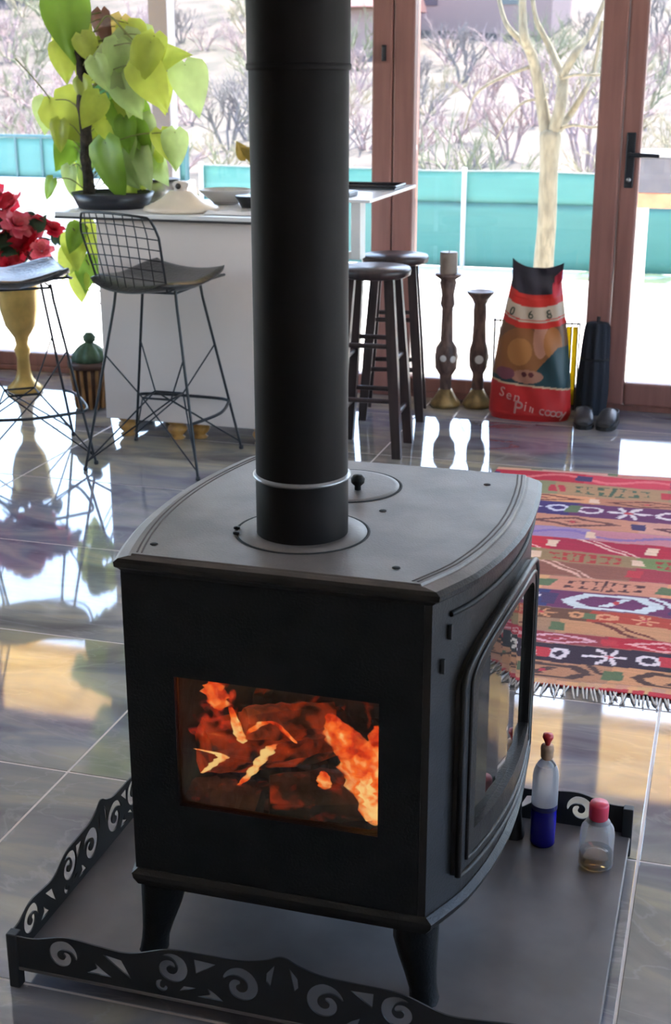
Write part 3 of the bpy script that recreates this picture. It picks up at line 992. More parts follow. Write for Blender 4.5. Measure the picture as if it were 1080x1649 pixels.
MB().lathe([(0.0055, 0.230), (0.0085, 0.238), (0.0135, 0.247), (0.0120, 0.254), (0.0, 0.256)], n=18).build('spray_tip', mat('dark_red_tip', (0.45, 0.02, 0.02), 0.35), sb)

cb = thing('liquor_bottle', 'small clear bottle with pink red cap and a little amber liquid', 'bottle', (0.2230, 0.5080, 0.0452))
MB().lathe([(0.0, 0.002), (0.026, 0.002), (0.031, 0.008), (0.031, 0.034), (0.0, 0.0343)], n=28).build('liquid', frosted('amber_liquid', (0.85, 0.66, 0.38), 0.0), cb)
MB().lathe([(0.027, 0.0), (0.0335, 0.006), (0.0335, 0.072), (0.031, 0.086), (0.022, 0.099), (0.0150, 0.104), (0.0150, 0.112)], n=28).build('bottle_body', M_frost, cb)
MB().lathe([(0.0165, 0.104), (0.0185, 0.106), (0.0190, 0.134), (0.0170, 0.139), (0.0, 0.140)], n=24).build('cap', mat('pink_red_cap', (0.62, 0.035, 0.075), 0.4), cb)
bk = MB()
bk.lathe([(0.0235, 0.0985), (0.0158, 0.1045)], n=24)
bk.build('neck_band', mat('grey_neck_band', (0.16, 0.15, 0.15), 0.5), cb)

# ---------------------------------------------------------------- kilim
RX0, RX1, RY0, RY1 = -0.452, 1.62, 1.375, 3.372
NU, NVr = 414, 400
gx, gy = np.meshgrid(np.linspace(RX0, RX1, NU + 1), np.linspace(RY0, RY1, NVr + 1))
rs = np.random.RandomState(5)


def s2l(c):
    c = np.array(c) / 255.0
    return np.where(c <= 0.04045, c / 12.92, ((c + 0.055) / 1.055) ** 2.4)


col = np.zeros((NVr + 1, NU + 1, 3))
wv = gy + 0.010 * np.sin(gx * 5.3 + gy * 2) + 0.006 * np.sin(gx * 13 + 1.0) + 0.004 * np.sin(gy * 30)
# upper edge, lower edge, colour, alternating colour, motif, motif colour, cell width, phase
BANDS = [
    (3.40, 3.335, (214, 150, 128), (205, 130, 115), None, None, .3, 0),
    (3.335, 3.205, (190, 28, 52), (206, 58, 72), 'wave', (222, 110, 110), .34, .1),
    (3.205, 3.040, (150, 140, 92), (178, 140, 100), 'hook', (74, 96, 70), .42, .2),
    (3.040, 2.956, (214, 148, 108), (196, 120, 96), 'diamond', (110, 50, 46), .38, .05),
    (2.956, 2.790, (66, 40, 96), (104, 44, 92), 'flower', (226, 214, 214), .40, .11),
    (2.790, 2.650, (220, 152, 124), (208, 132, 112), 'diamond', (112, 58, 58), .44, .3),
    (2.650, 2.540, (168, 132, 160), (196, 128, 138), 'wave', (140, 110, 160), .36, .0),
    (2.540, 2.410, (192, 26, 50), (176, 22, 60), 'zig', (238, 180, 176), .33, .12),
    (2.410, 2.300, (122, 128, 78), (150, 120, 84), 'hook', (176, 52, 50), .34, .18),
    (2.300, 2.176, (172, 52, 60), (148, 84, 72), 'zig', (232, 170, 160), .46, .31),
    (2.176, 2.050, (226, 156, 116), (214, 138, 104), 'hook', (88, 44, 40), .36, .10),
    (2.050, 1.904, (54, 56, 110), (112, 44, 92), 'hex', (214, 206, 220), .38, .06),
    (1.904, 1.812, (178, 66, 44), (112, 74, 52), 'flower', (214, 150, 104), .30, .22),
    (1.812, 1.724, (164, 128, 92), (196, 140, 104), 'zig', (110, 50, 40), .36, .02),
    (1.724, 1.639, (188, 34, 54), (160, 56, 60), 'diamond', (232, 168, 166), .30, .16),
    (1.639, 1.524, (42, 36, 44), (56, 36, 48), 'flower', (226, 216, 208), .34, .04),
    (1.524, 1.405, (212, 152, 108), (194, 132, 92), 'hex', (86, 58, 50), .36, .20),
    (1.405, 1.300, (216, 160, 118), (206, 150, 116), 'dots', (40, 30, 30), .03, .0)]
wob = 0.010 * np.sin(gx * 23 + gy * 17) + 0.008 * np.sin(gx * 41 - gy * 29 + 1.3)
wv = np.round((wv + 0.5 * wob * 0.35) / 0.006) * 0.006
for hi, lo, ca, cb_, mo, mc, cw, ph in BANDS:
    vc, hh = (hi + lo) / 2, (hi - lo) / 2
    bandm = (wv <= hi) & (wv > lo)
    q = ((np.round((gx + wob * 0.6) / 0.008) * 0.008 + ph) / cw)
    cell = np.floor(q).astype(int)
    x = (q - cell - 0.5) * cw
    y = (wv - vc)
    alt = ((cell * 7 + 3) % 3 == 0)
    base = np.where(alt[..., None], s2l(cb_), s2l(ca))
    if mo:
        m2 = s2l(mc)
        if mo == 'diamond':
            d = np.abs(x) / (cw * .40) + np.abs(y) / (hh * .92)
            k_ = (np.abs(d - .82) < .16) | (d < .22)
        elif mo == 'hex':
            d = np.maximum(np.abs(y) / (hh * .80), (np.abs(x) / (cw * .40) + np.abs(y) / (hh * 2.2)))
            k_ = (np.abs(d - .85) < .15) | ((np.abs(x - y * 1.0) < .016) & (d < .6)) | (np.abs(x + y * 0.9 - cw * .46) < .010)
        elif mo == 'flower':
            r_ = np.hypot(x, y * 1.15); an = np.arctan2(y, x)
            R0 = hh * 1.05
            k_ = (r_ < R0 * (.52 + .48 * np.cos(6 * an))) & (r_ > R0 * .16)
            k_ |= np.abs(np.hypot(np.abs(x) - cw * .36, y) - hh * .42) < .008
        elif mo == 'zig':
            k_ = (np.abs(x + y * 1.25) < .011) | (np.abs(x + y * 1.25 - .04) < .006)
        elif mo == 'wave':
            k_ = np.abs(y - hh * .45 * np.sin(x * 2 * PI / cw)) < hh * .20
        elif mo == 'hook':
            k_ = (np.abs(x) < .007) & (np.abs(y) < hh * .75)
            for ox in (.035, .075, .115):
                q2 = hh * (.72 - ox * 2.2)
                k_ |= (np.abs(np.abs(x) - ox * cw / .38) < .0065) & (np.abs(y) < q2) & (np.abs(y) > q2 * .25)
                k_ |= (np.abs(np.abs(y) - q2) < .0055) & (np.abs(x) > (ox - .022) * cw / .38) & (np.abs(x) < (ox + .010) * cw / .38)
            k_ |= ((np.abs(x) + np.abs(y)) < .012)
        else:
            k_ = (np.abs(x) < .006) & (np.abs(y + 0.03) < .04) & ((cell % 3) > 0)
        base = np.where(k_[..., None], m2, base)
        if mo in ('flower', 'hex', 'diamond'):
            r_ = np.hypot(x, y)
            base = np.where((r_ < hh * .18)[..., None], s2l((196, 60, 70)), base)
    edge = (np.abs(wv - lo) < .006)
    base = np.where(edge[..., None], base * .55 + .25 * s2l((224, 170, 140)), base)
    tint = np.array([[1.0, .92, .9], [1.08, 1.02, .92], [.92, .95, 1.08], [1.05, .95, 1.05], [.96, 1.05, .9]])[(cell * 3 + int(hi * 100)) % 5]
    base = base * tint
    sp_ = (np.abs(np.abs(x) - cw * .47) < .012) & (np.abs(y) < hh * .55)
    base = np.where(sp_[..., None], s2l(((196, 52, 62), (230, 190, 160), (70, 50, 90), (96, 110, 74))[int(lo * 37) % 4]), base)
    col[bandm] = base[bandm]
col *= (0.93 + 0.14 * rs.rand(NVr + 1, 1, 1)) * (0.94 + 0.12 * rs.rand(NVr + 1, NU + 1, 1))
wedge = 0.012 * np.sin(gy * 9) * np.clip((gx - RX0) * 0 + 1, 0, 1)
zz = 0.006 + 0.0018 * np.sin(gx * 9 + gy * 4) * np.sin(gy * 11)
P3 = np.stack([gx + wedge * (1 - (gx - RX0) / (RX1 - RX0)), gy + 0.012 * np.sin(gx * 4) * ((gy - RY0) / (RY1 - RY0)) + 0.010 * np.sin(gx * 5 + 1), zz], -1).reshape(-1, 3)
idx = (np.arange(NVr)[:, None] * (NU + 1) + np.arange(NU)[None, :]).reshape(-1)
F = np.stack([idx, idx + 1, idx + NU + 2, idx + NU + 1], -1)
me = bpy.data.meshes.new('kilim_rug')
me.vertices.add(len(P3)); me.vertices.foreach_set('co', P3.ravel())
me.loops.add(F.size); me.loops.foreach_set('vertex_index', F.ravel().astype(np.int32))
me.polygons.add(len(F)); me.polygons.foreach_set('loop_start', np.arange(0, F.size, 4, dtype=np.int32))
me.update(calc_edges=True)
at = me.color_attributes.new('print', 'FLOAT_COLOR', 'POINT')
at.data.foreach_set('color', np.concatenate([col.reshape(-1, 3), np.ones((len(P3), 1))], 1).astype(np.float32).ravel())
me.materials.append(attr_mat('woven_wool', 0.95, 0.5, 260))
rug = link(bpy.data.objects.new('kilim_rug', me))
solid(rug, 0.005, -1)
tag(rug, 'multicoloured striped kilim rug lying on the floor behind the stove', 'rug')
fg = MB()
rnd = random.Random(4)
x = RX0 + 0.01
while x < RX1 - 0.01:
    yb = RY0 + 0.010 * math.sin(x * 5 + 1) + 0.004
    L_ = rnd.uniform(0.045, 0.075); dx = rnd.uniform(-0.016, 0.016)
    fg.tube([(x, yb, 0.004), (x + dx * .4, yb - L_ * .5, 0.005), (x + dx, yb - L_, 0.0035)], [0.0028, 0.0030, 0.0022], 5)
    x += rnd.uniform(0.008, 0.014)
fgo = fg.build('fringe', mat('off_white_wool_fringe', (0.58, 0.50, 0.44), 0.95, vary=0.2, scale=30), rug)
fgo['kind'] = 'stuff'

# ---------------------------------------------------------------- wire bar stools


def wire_stool(loc, face, label, leg_rot=0.0):
    """face: direction the sitter looks (z rotation, 0 = +y); seat pad at z 0.74, back behind"""
    s = thing('wire_bar_stool', label, 'bar stool', loc, face, 'black wire bar stools')
    # seat pad, dished with a drooping front and raised sides
    def pad(a, b):
        w = 0.250 * (1 - 0.10 * (2 * abs(a - .5)) ** 3)
        x_ = (a - .5) * 2 * w
        y_ = -0.215 + 0.43 * b
        k2 = (2 * abs(a - .5)) ** 2
        e_ = max(0.0, 1 - ((2 * (a - .5)) ** 4)) * max(0.0, 1 - (2 * b - 1) ** 6)
        z_ = 0.725 + 0.035 * k2 - 0.018 * math.sin(PI * b) + 0.028 * max(0, b - .5) * 2 - 0.05 * max(0, .2 - b)
        rx = 1 - 0.18 * (2 * b - 1) ** 4
        return (x_ * rx, y_ * (1 - 0.12 * k2), z_, e_)
    pd = MB()
    n = 20
    tops, bots = [], []
    for j in range(n + 1):
        for i in range(n + 1):
            x_, y_, z_, e_ = pad(i / n, j / n)
            tops.append((x_, y_, z_ + 0.006 + 0.024 * e_ ** .5)); bots.append((x_, y_, z_ - 0.006 * e_ ** .5))
    pd.add(tops, [(j * (n + 1) + i, j * (n + 1) + i + 1, (j + 1) * (n + 1) + i + 1, (j + 1) * (n + 1) + i) for j in range(n) for i in range(n)], True)
    pd.add(bots, [(j * (n + 1) + i, (j + 1) * (n + 1) + i, (j + 1) * (n + 1) + i + 1, j * (n + 1) + i + 1) for j in range(n) for i in range(n)], True)
    rim = [i for i in range(n + 1)] + [(n + 1) * j + n for j in range(1, n + 1)] + [n * (n + 1) + i for i in range(n - 1, -1, -1)] + [(n + 1) * j for j in range(n - 1, 0, -1)]
    rv = [tops[i] for i in rim] + [bots[i] for i in rim]
    m_ = len(rim)
    pd.add(rv, [(m_ + i, m_ + (i + 1) % m_, (i + 1) % m_, i) for i in range(m_)], True)
    pd.build('seat_pad', M_leather, s)
    # back shell of crossed wires
    def shell(a, t_):                        # a 0..1 across, t 0..1 from the seat edge up
        w = 0.185 + 0.030 * t_ - 0.035 * max(0, t_ - .8) * 5 * abs(2 * a - 1) ** 2
        x_ = (a - .5) * 2 * w
        cv = (2 * a - 1) ** 2
        return (x_, -0.20 - 0.055 * t_ + 0.055 * cv * (1 - .4 * t_), 0.735 + 0.285 * t_ - 0.012 * cv)
    bkm = MB()
    for i in range(1, 9):
        bkm.tube([shell(i / 9, k / 8) for k in range(9)], 0.0024, 5)
    for k in range(1, 7):
        bkm.tube([shell(i / 12, k / 7) for i in range(13)], 0.0024, 5)
    bkm.build('wire_backrest', M_wire, s)
    rimp = [shell(0, k / 8) for k in range(8)] + [shell(0.0, .97), shell(0.03, 1)] + [shell(i / 12, 1) for i in range(1, 12)] + [shell(.97, 1), shell(1, .97)] + [shell(1, k / 8) for k in range(7, -1, -1)]
    rimp = rimp + [(0.19, -0.10, 0.752), (0.215, 0.05, 0.765), (0.19, 0.18, 0.768), (0.10, 0.215, 0.752), (0, 0.222, 0.742), (-0.10, 0.215, 0.752), (-0.19, 0.18, 0.768), (-0.215, 0.05, 0.765), (-0.19, -0.10, 0.752)]
    # the rim rod runs round the back and under the edge of the pad
    MB().tube([(p[0], p[1], p[2] - (0.012 if i > len(rimp) - 10 else 0)) for i, p in enumerate(rimp)], 0.005, 6, closed=True).build('rim_rod', M_wire, s)
    Rl = Matrix.Rotation(leg_rot, 3, 'Z')
    tp_, ft = 0.125, 0.243
    C4 = ((-1, -1), (1, -1), (1, 1), (-1, 1))
    legp = []
    for a, b in C4:
        p0 = Rl @ Vector((a * tp_, b * tp_, 0.724)); p1 = Rl @ Vector((a * (tp_ + .008), b * (tp_ + .008), 0.655)); p2 = Rl @ Vector((a * ft, b * ft, 0.006))
        legp.append((p0, p1, p2))
        l_ = MB().tube([p0, p1, p2], 0.0058, 7)
        l_.build('leg', M_wire, s)
        MB().lathe([(0.008, 0.0), (0.010, 0.004), (0.008, 0.016), (0.0, 0.017)], (p2.x, p2.y, 0.0), 10).build('foot_cap', M_wire, s)
    MB().tube([(p0 + (p1 - p0) * .2)[:] for p0, p1, p2 in legp], 0.005, 6, closed=True).build('seat_ring', M_wire, s)
    at_ = lambda k, z: legp[k][1] + (legp[k][2] - legp[k][1]) * ((0.655 - z) / 0.649)
    st = MB()
    inner = [Rl @ Vector((a * 0.062, b * 0.062, 0.270)) for a, b in C4]
    for k in range(4):
        st.tube([at_(k, 0.46), inner[k]], 0.0034, 5)
        st.tube([inner[k], at_((k + 1) % 4, 0.035)], 0.0034, 5)
        st.tube([inner[k], at_((k - 1) % 4, 0.035)], 0.0034, 5)
    st.tube([p[:] for p in inner], 0.0045, 6, closed=True)
    st.build('strut', M_wire, s)
    fr = MB()
    a, b = at_(2, 0.215), at_(3, 0.215)
    c = Rl @ Vector((0, 0.245, 0.215))
    fr.tube(smoothline([a, (a + c) / 2 + Vector((0, 0, 0)) + (Rl @ Vector((0.05, 0.010, 0))), c, (b + c) / 2 + (Rl @ Vector((-0.05, 0.010, 0))), b], 6), 0.0065, 7)
    a, b = at_(1, 0.215), at_(2, 0.215)
    c = Rl @ Vector((0.25, 0, 0.215))
    fr.tube(smoothline([a, c, b], 8), 0.0065, 7)
    fr.build('footrest', M_wire, s)
    return s


wire_stool((-1.806, 3.09, 0), R(-20), 'black wire bar stool with grid back standing before the white counter', R(20))
wire_stool((-2.39, 2.985, 0), R(-52), 'black wire bar stool with shiny seat in front of the red flowers', R(0))

# ---------------------------------------------------------------- dark wooden round stools


def wood_stool(loc, rz, label, h=0.74):
    s = thing('wooden_stool', label, 'stool', loc, rz, 'dark round wooden stools')
    MB().lathe([(0.0, h - 0.038), (0.135, h - 0.038), (0.150, h - 0.030), (0.153, h - 0.010), (0.148, h), (0.0, h + 0.0005)], n=36).build('seat', M_dwood, s)
    C4 = ((-1, -1), (1, -1), (1, 1), (-1, 1))
    lp = []
    for a, b in C4:
        p0, p1 = Vector((a * 0.080, b * 0.080, h - 0.037)), Vector((a * 0.132, b * 0.132, 0.0))
        lp.append((p0, p1))
        m_ = MB()
        d = (p1 - p0)
        vs = []
        for t_, w in ((0, .019), (.5, .0215), (1, .0185)):
            c = p0 + d * t_
            vs += [(c.x - w, c.y - w, c.z), (c.x + w, c.y - w, c.z), (c.x + w, c.y + w, c.z), (c.x - w, c.y + w, c.z)]
        fs = []
        for i in (0, 4):
            for k in range(4):
                l = (k + 1) % 4
                fs.append((i + k, i + 4 + k, i + 4 + l, i + l))
        fs += [(0, 1, 2, 3), (11, 10, 9, 8)]
        m_.add(vs, fs)
        m_.build('leg', M_dwood, s)
    for k in range(4):
        l = (k + 1) % 4
        for z in ((0.46, 0.235) if k % 2 == 0 else (0.40, 0.175)):
            t_ = (h - 0.037 - z) / (h - 0.037)
            a, b = lp[k][0].lerp(lp[k][1], t_), lp[l][0].lerp(lp[l][1], t_)
            MB().tube([a, b], 0.0105, 8).build('rung', M_dwood, s)
    return s


wood_stool((-1.030, 3.500, 0), R(3), 'dark wooden round stool nearest the flue pipe', 0.768)
wood_stool((-1.095, 4.115, 0), R(10), 'dark wooden round stool farther back against the window post')

# ---------------------------------------------------------------- the white counter on golden feet
ct = thing('bar_counter', 'white panelled bar counter on turned golden feet by the window', 'counter', (-2.20, 3.36, 0))
MB().bbox(0, 0.76, 0, 0.62, 0.083, 0.940, 0.004).build('body', M_counter, ct)
MB().bbox(-0.175, 0.78, -0.03, 0.70, 0.940, 0.949, 0.002).build('top_underlay', M_ctedge, ct)
MB().bbox(-0.175, 0.78, -0.028, 0.70, 0.949, 0.967, 0.003).build('countertop', M_ctop, ct)
FOOT = [(r_, z_ * 0.65) for r_, z_ in [(0.030, 0.0), (0.034, 0.008), (0.022, 0.022), (0.034, 0.040), (0.044, 0.064), (0.040, 0.084), (0.024, 0.096), (0.040, 0.106), (0.042, 0.128)]]
fm = MB().lathe(FOOT, n=24).mesh('bun_foot', M_gold)
for fx, fy in ((0.075, 0.06), (0.310, 0.06), (0.400, 0.10), (0.70, 0.07), (0.075, 0.56), (0.70, 0.56)):
    o = link(bpy.data.objects.new('bun_foot', fm), ct); o.location = (fx, fy, 0)
bt = thing('bar_table', 'slim high bar table with white edge beside the round stools', 'table', (-1.40, 3.43, 0))
MB().bbox(0, 0.37, 0, 0.80, 1.028, 1.040, 0.002).build('table_top', M_ctop, bt)
for lx, ly in ((0.02, 0.03), (0.165, 0.03), (0.02, 0.75), (0.02, 0.40)):
    MB().bbox(lx, lx + 0.024, ly, ly + 0.024, 0.0, 1.028, 0.002).build('leg', M_ctop, bt)
MB().bbox(0.285, 0.325, 0.02, 0.10, 0.80, 1.028, 0.003).build('bracket', M_ctop, bt)
MB().bbox(0.185, 0.29, 0.03, 0.054, 0.80, 0.83, 0.003).build('stretcher', M_ctop, bt)

# things on the counter
M_bowlb = mat('black_glazed_dish', (0.012, 0.013, 0.020), 0.35)
CTZ = 0.9842                             # planned height; the group is then set back on the counter top
CZ = 0.9672
KS = 1.032
TRZ = 1.0404
tr = MB()
tr.lathe([(0.0, 0.004), (0.138, 0.004), (0.166, 0.062), (0.173, 0.062), (0.145, 0.0), (0.0, 0.0)], n=40)
pp = thing('potted_pothos', 'tall pothos with big yellow green leaves in a black dish on the counter', 'plant', (-2.150, 3.460, CTZ))
tr.build('planter', M_bowlb, pp)
MB().lathe([(0.0, 0.052), (0.158, 0.047)], n=32).build('soil', mat('dark_soil', (0.02, 0.014, 0.01), 1.0, bump=0.5), pp)
ps = MB()
rnd = random.Random(6)
ps.tube([(-0.132 + 0.004 * math.sin(k), 0.04 + 0.003 * math.cos(k * 2), 0.02 + k * 0.035) for k in range(20)], [0.024 + rnd.uniform(-.003, .004) for _ in range(20)], 10)
ps.build('moss_pole', mat('dark_moss_pole', (0.035, 0.026, 0.018), 1.0, vary=0.6, scale=40, bump=1.0, bscale=60), pp)
LEAFC = {0: ((0.20, 0.34, 0.035), None), 1: ((0.40, 0.46, 0.06), None), 2: ((0.50, 0.57, 0.09), None), 3: ((0.46, 0.58, 0.22), None), 4: ((0.38, 0.46, 0.20), None),
         5: ((0.06, 0.17, 0.07), None), 6: ((0.55, 0.42, 0.12), None), 9: ((0.12, 0.045, 0.025), None)}
LEAFM = {k: leafy('pothos_leaf_%s' % n_, LEAFC[k][0], 0.46) for k, n_ in zip((0, 1, 2, 3, 4, 5, 6, 9), ('green', 'olive', 'yellow', 'pale', 'grey', 'dark', 'amber', 'brown'))}
LEAFME = {}


def leaf_mesh(key):
    """heart shaped leaf, base at the origin, tip towards +y, unit length, slightly cupped"""
    if key in LEAFME: return LEAFME[key]
    mb = MB()
    n = 9
    def wdt(t_):
        return float(np.interp(t_, [0, .04, .12, .25, .4, .6, .8, .93, 1], [.10, .26, .36, .405, .385, .29, .155, .055, 0.0]))
    vs = []; fs = []
    for j in range(n + 1):
        t_ = j / n
        for i in range(7):
            a = (i - 3) / 3
            yb = t_ - (0.11 * abs(a) * (1 - t_) ** 3)
            vs.append((a * wdt(t_) * 0.94, yb, 0.42 * abs(a) ** 0.8 * wdt(t_) * (1 - 0.9 * abs(a)) + 0.05 * abs(a) * wdt(t_) - 0.30 * t_ * t_ + 0.03 * math.sin(8 * t_ + a) * abs(a)))
    for j in range(n):
        for i in range(6):
            fs.append((j * 7 + i, j * 7 + i + 1, (j + 1) * 7 + i + 1, (j + 1) * 7 + i))
    mb.add(vs, fs, True)
    LEAFME[key] = mb.mesh('leaf', LEAFM[key])
    return LEAFME[key]


LEAVES = [(-2.306, 3.452, 1.704, 0.234, -75, 0), (-2.313, 3.531, 1.658, 0.195, -60, 1), (-2.353, 3.486, 1.564, 0.139, -80, 2), (-2.206, 3.547, 1.682, 0.138, -90, 9), (-1.962, 3.553, 1.583, 0.218, 20, 2), (-1.93, 3.407, 1.473, 0.186, -60, 2), (-1.961, 3.393, 1.563, 0.159, -110, 1), (-1.84, 3.608, 1.466, 0.191, -65, 3), (-2.069, 3.457, 1.515, 0.23, -55, 4), (-2.104, 3.451, 1.576, 0.135, -90, 3), (-2.26, 3.649, 1.407, 0.127, -80, 5), (-2.348, 3.512, 1.336, 0.237, -40, 1), (-2.52, 3.607, 1.349, 0.129, -80, 3), (-2.136, 3.514, 1.288, 0.206, -60, 1), (-2.402, 3.556, 1.206, 0.169, -115, 0), (-2.147, 3.429, 1.133, 0.217, -80, 0), (-2.077, 3.555, 1.317, 0.22, -50, 0), (-2.044, 3.616, 1.201, 0.166, -70, 2), (-2.055, 3.526, 1.147, 0.164, -60, 4), (-2.15, 3.583, 1.085, 0.139, -60, 2), (-2.368, 3.565, 1.073, 0.127, -90, 2), (-2.423, 3.407, 1.058, 0.083, -120, 0), (-2.302, 3.587, 1.275, 0.168, -60, 1), (-2.067, 3.544, 1.229, 0.165, -70, 0), (-2.261, 3.468, 1.442, 0.11, -80, 1), (-2.152, 3.398, 1.515, 0.121, -70, 3), (-2.154, 3.615, 1.663, 0.139, -90, 6), (-2.063, 3.513, 1.6, 0.15, -70, 4), (-2.206, 3.577, 1.589, 0.125, -100, 1), (-2.445, 3.618, 1.641, 0.142, -100, 2), (-2.042, 3.576, 1.279, 0.151, -60, 4), (-1.99, 3.629, 1.441, 0.138, -80, 2), (-2.216, 3.425, 1.369, 0.136, -120, 1), (-2.055, 3.446, 1.431, 0.162, -60, 3)]
LOWLEAVES = [(-2.461, 3.659, 0.761, 0.144, -80, 2), (-2.417, 3.7, 0.813, 0.145, -60, 1), (-2.499, 3.664, 0.704, 0.131, -100, 2), (-2.434, 3.714, 0.658, 0.146, -80, 0), (-2.473, 3.708, 0.587, 0.117, -90, 2), (-2.448, 3.63, 0.82, 0.115, -110, 0)]


def put_leaves(lst, root, origin, seed, stems=True, pole=(-2.282, 3.50)):
    rnd = random.Random(seed)
    stm = MB()
    for (x, y_, z, L_, ang, ck) in lst:
        a = R(ang)
        tip = Vector((math.cos(a), -0.25 + rnd.uniform(-.2, .2), math.sin(a))).normalized()
        nrm = Vector((0.28 + rnd.uniform(-.75, .65), -1, 0.35 + rnd.uniform(-.35, .5)))
        nrm = (nrm - tip * nrm.dot(tip)).normalized()
        sx = tip.cross(nrm)
        L_ *= 1.18
        base = Vector((x, y_, z)) - tip * (L_ * 0.5)
        o = bpy.data.objects.new('leaf', leaf_mesh(ck))
        link(o, root)
        M = Matrix((sx, tip, nrm)).transposed().to_4x4() @ Matrix.Scale(L_, 4)
        M.translation = base - Vector(origin)
        o.matrix_local = M
        if stems:
            b = base + tip * (L_ * .05)
            q = Vector((pole[0] + rnd.uniform(-.01, .01), pole[1], b.z - rnd.uniform(0.02, 0.12)))
            if q.z < origin[2] + .05: q.z = origin[2] + 0.05
            mid = (b + q) / 2 + Vector((0, 0, 0.03))
            stm.tube([p - Vector(origin) for p in smoothline([q, mid, b], 4)], 0.0024, 5)
    return stm


rnd = random.Random(31)
for i in range(30):
    z = rnd.uniform(1.06, 1.66)
    LEAVES.append((-2.19 + rnd.gauss(0, .13), 3.52 + rnd.uniform(-.06, .16), z, rnd.uniform(.09, .15), rnd.uniform(-120, -45), rnd.choice((0, 1, 1, 2, 2, 3, 3, 4))))
stm = put_leaves(LEAVES, pp, (-2.150, 3.460, CTZ), 12)
Mst = mat('green_stem', (0.20, 0.20, 0.06), 0.6)
org = Vector((-2.150, 3.460, CTZ))
stm.tube([Vector(p) - org for p in smoothline([(-2.28, 3.5, 1.60), (-2.20, 3.5, 1.70), (-2.147, 3.5, 1.74), (-2.08, 3.5, 1.68), (-2.02, 3.5, 1.62)], 5)], 0.004, 6)
stm.tube([Vector(p) - org for p in smoothline([(-2.29, 3.5, 1.20), (-2.40, 3.52, 1.31), (-2.46, 3.55, 1.41), (-2.54, 3.56, 1.50), (-2.63, 3.58, 1.578)], 5)], 0.0032, 6)
so = stm.build('stems', Mst, pp); so['kind'] = 'stuff'
pp.location = (-2.225, 3.590, CZ); pp.scale = (KS, KS, KS)
# a low leafy plant on the floor behind the end of the counter
lp_ = thing('leafy_plant', 'low yellow green leafy plant in a dark pot behind the wire stool', 'plant', (-2.455, 3.70, 0))
MB().lathe([(0.062, 0), (0.085, 0.15), (0.090, 0.16), (0.080, 0.16), (0.074, 0.12), (0.0, 0.12)], (0.06, 0.40, 0), 24).build('pot', mat('dark_plastic_pot', (0.03, 0.03, 0.03), 0.5), lp_)
st2 = put_leaves(LOWLEAVES, lp_, (-2.455, 3.70, 0), 3, False)
for (x, y_, z, L_, ang, ck) in LOWLEAVES:
    st2.tube(smoothline([(0.06, 0.40, 0.12), (0.05 + (x + 2.455) * .5, 0.28, z * .6), (x + 2.455, y_ - 3.70, z + L_ * .4)], 4), 0.0035, 5)
so = st2.build('stems', Mst, lp_); so['kind'] = 'stuff'

sp_ = thing('saucepan', 'steel saucepan with dark rim beside the pothos on the counter', 'saucepan', (-2.140, 3.905, CZ))
MB().lathe([(0.0, 0.0), (0.078, 0.0), (0.086, 0.010), (0.088, 0.094), (0.084, 0.094), (0.082, 0.012), (0.0, 0.008)], n=36).build('pan_body', mat('brushed_steel', (0.52, 0.48, 0.46), 0.3, metal=0.9), sp_)
MB().lathe([(0.0835, 0.094), (0.0905, 0.095), (0.0905, 0.100), (0.0835, 0.100)], n=36).build('rim', mat('dark_rim', (0.04, 0.03, 0.02), 0.4), sp_)
hl = MB()
for s_ in (-1, 1):
    hl.tube(smoothline([(s_ * 0.084, -0.022, 0.07), (s_ * 0.104, -0.020, 0.075), (s_ * 0.110, 0.0, 0.076), (s_ * 0.104, 0.020, 0.075), (s_ * 0.084, 0.022, 0.07)], 4), 0.004, 6)
hl.build('handle', M_wire, sp_)

cv = thing('ceramic_dish_cover', 'cream ceramic conical dish cover with round knob at the counter edge', 'dish cover', (-1.876, 3.515, CZ))
cv.scale = (KS, KS, KS)
MB().lathe([(0.0, 0.001), (0.148, 0.0), (0.156, 0.008), (0.150, 0.018), (0.112, 0.034), (0.082, 0.050), (0.060, 0.068), (0.046, 0.080), (0.0, 0.084)], n=40).build('cover', mat('cream_glaze', (0.72, 0.60, 0.47), 0.35, vary=0.05), cv)
kno = MB().lathe([(0.030, 0.080), (0.026, 0.088), (0.032, 0.098), (0.034, 0.110), (0.024, 0.118), (0.0, 0.120)], n=24)
kno = kno.build('knob', mat('pale_knob', (0.62, 0.52, 0.45), 0.3), cv)
kb = MB().lathe([(0.0, 0.0), (0.012, 0.0), (0.012, 0.003), (0.0, 0.004)], n=14).xf(Matrix.Translation((0.004, -0.0335, 0.101)) @ Matrix.Rotation(R(90), 4, 'X'))
kb.build('knob_hole', mat('dark_knob_mark', (0.05, 0.035, 0.03), 0.6), kno)
cl = MB()
cl.grid(lambda a, b: (0.02 + 0.22 * a, 0.02 + 0.12 * b, 0.002 + 0.010 * abs(math.sin(a * 7 + b * 3)) * (1 - abs(2 * b - 1))), 20, 10)
clo = cl.build('tea_towel', mat('white_cotton', (0.75, 0.72, 0.70), 0.9))
clo.location = (-1.745, 3.36, CZ)
solid(clo, 0.003, 1)
tag(clo, 'rumpled white tea towel lying right of the cream dish cover', 'towel')

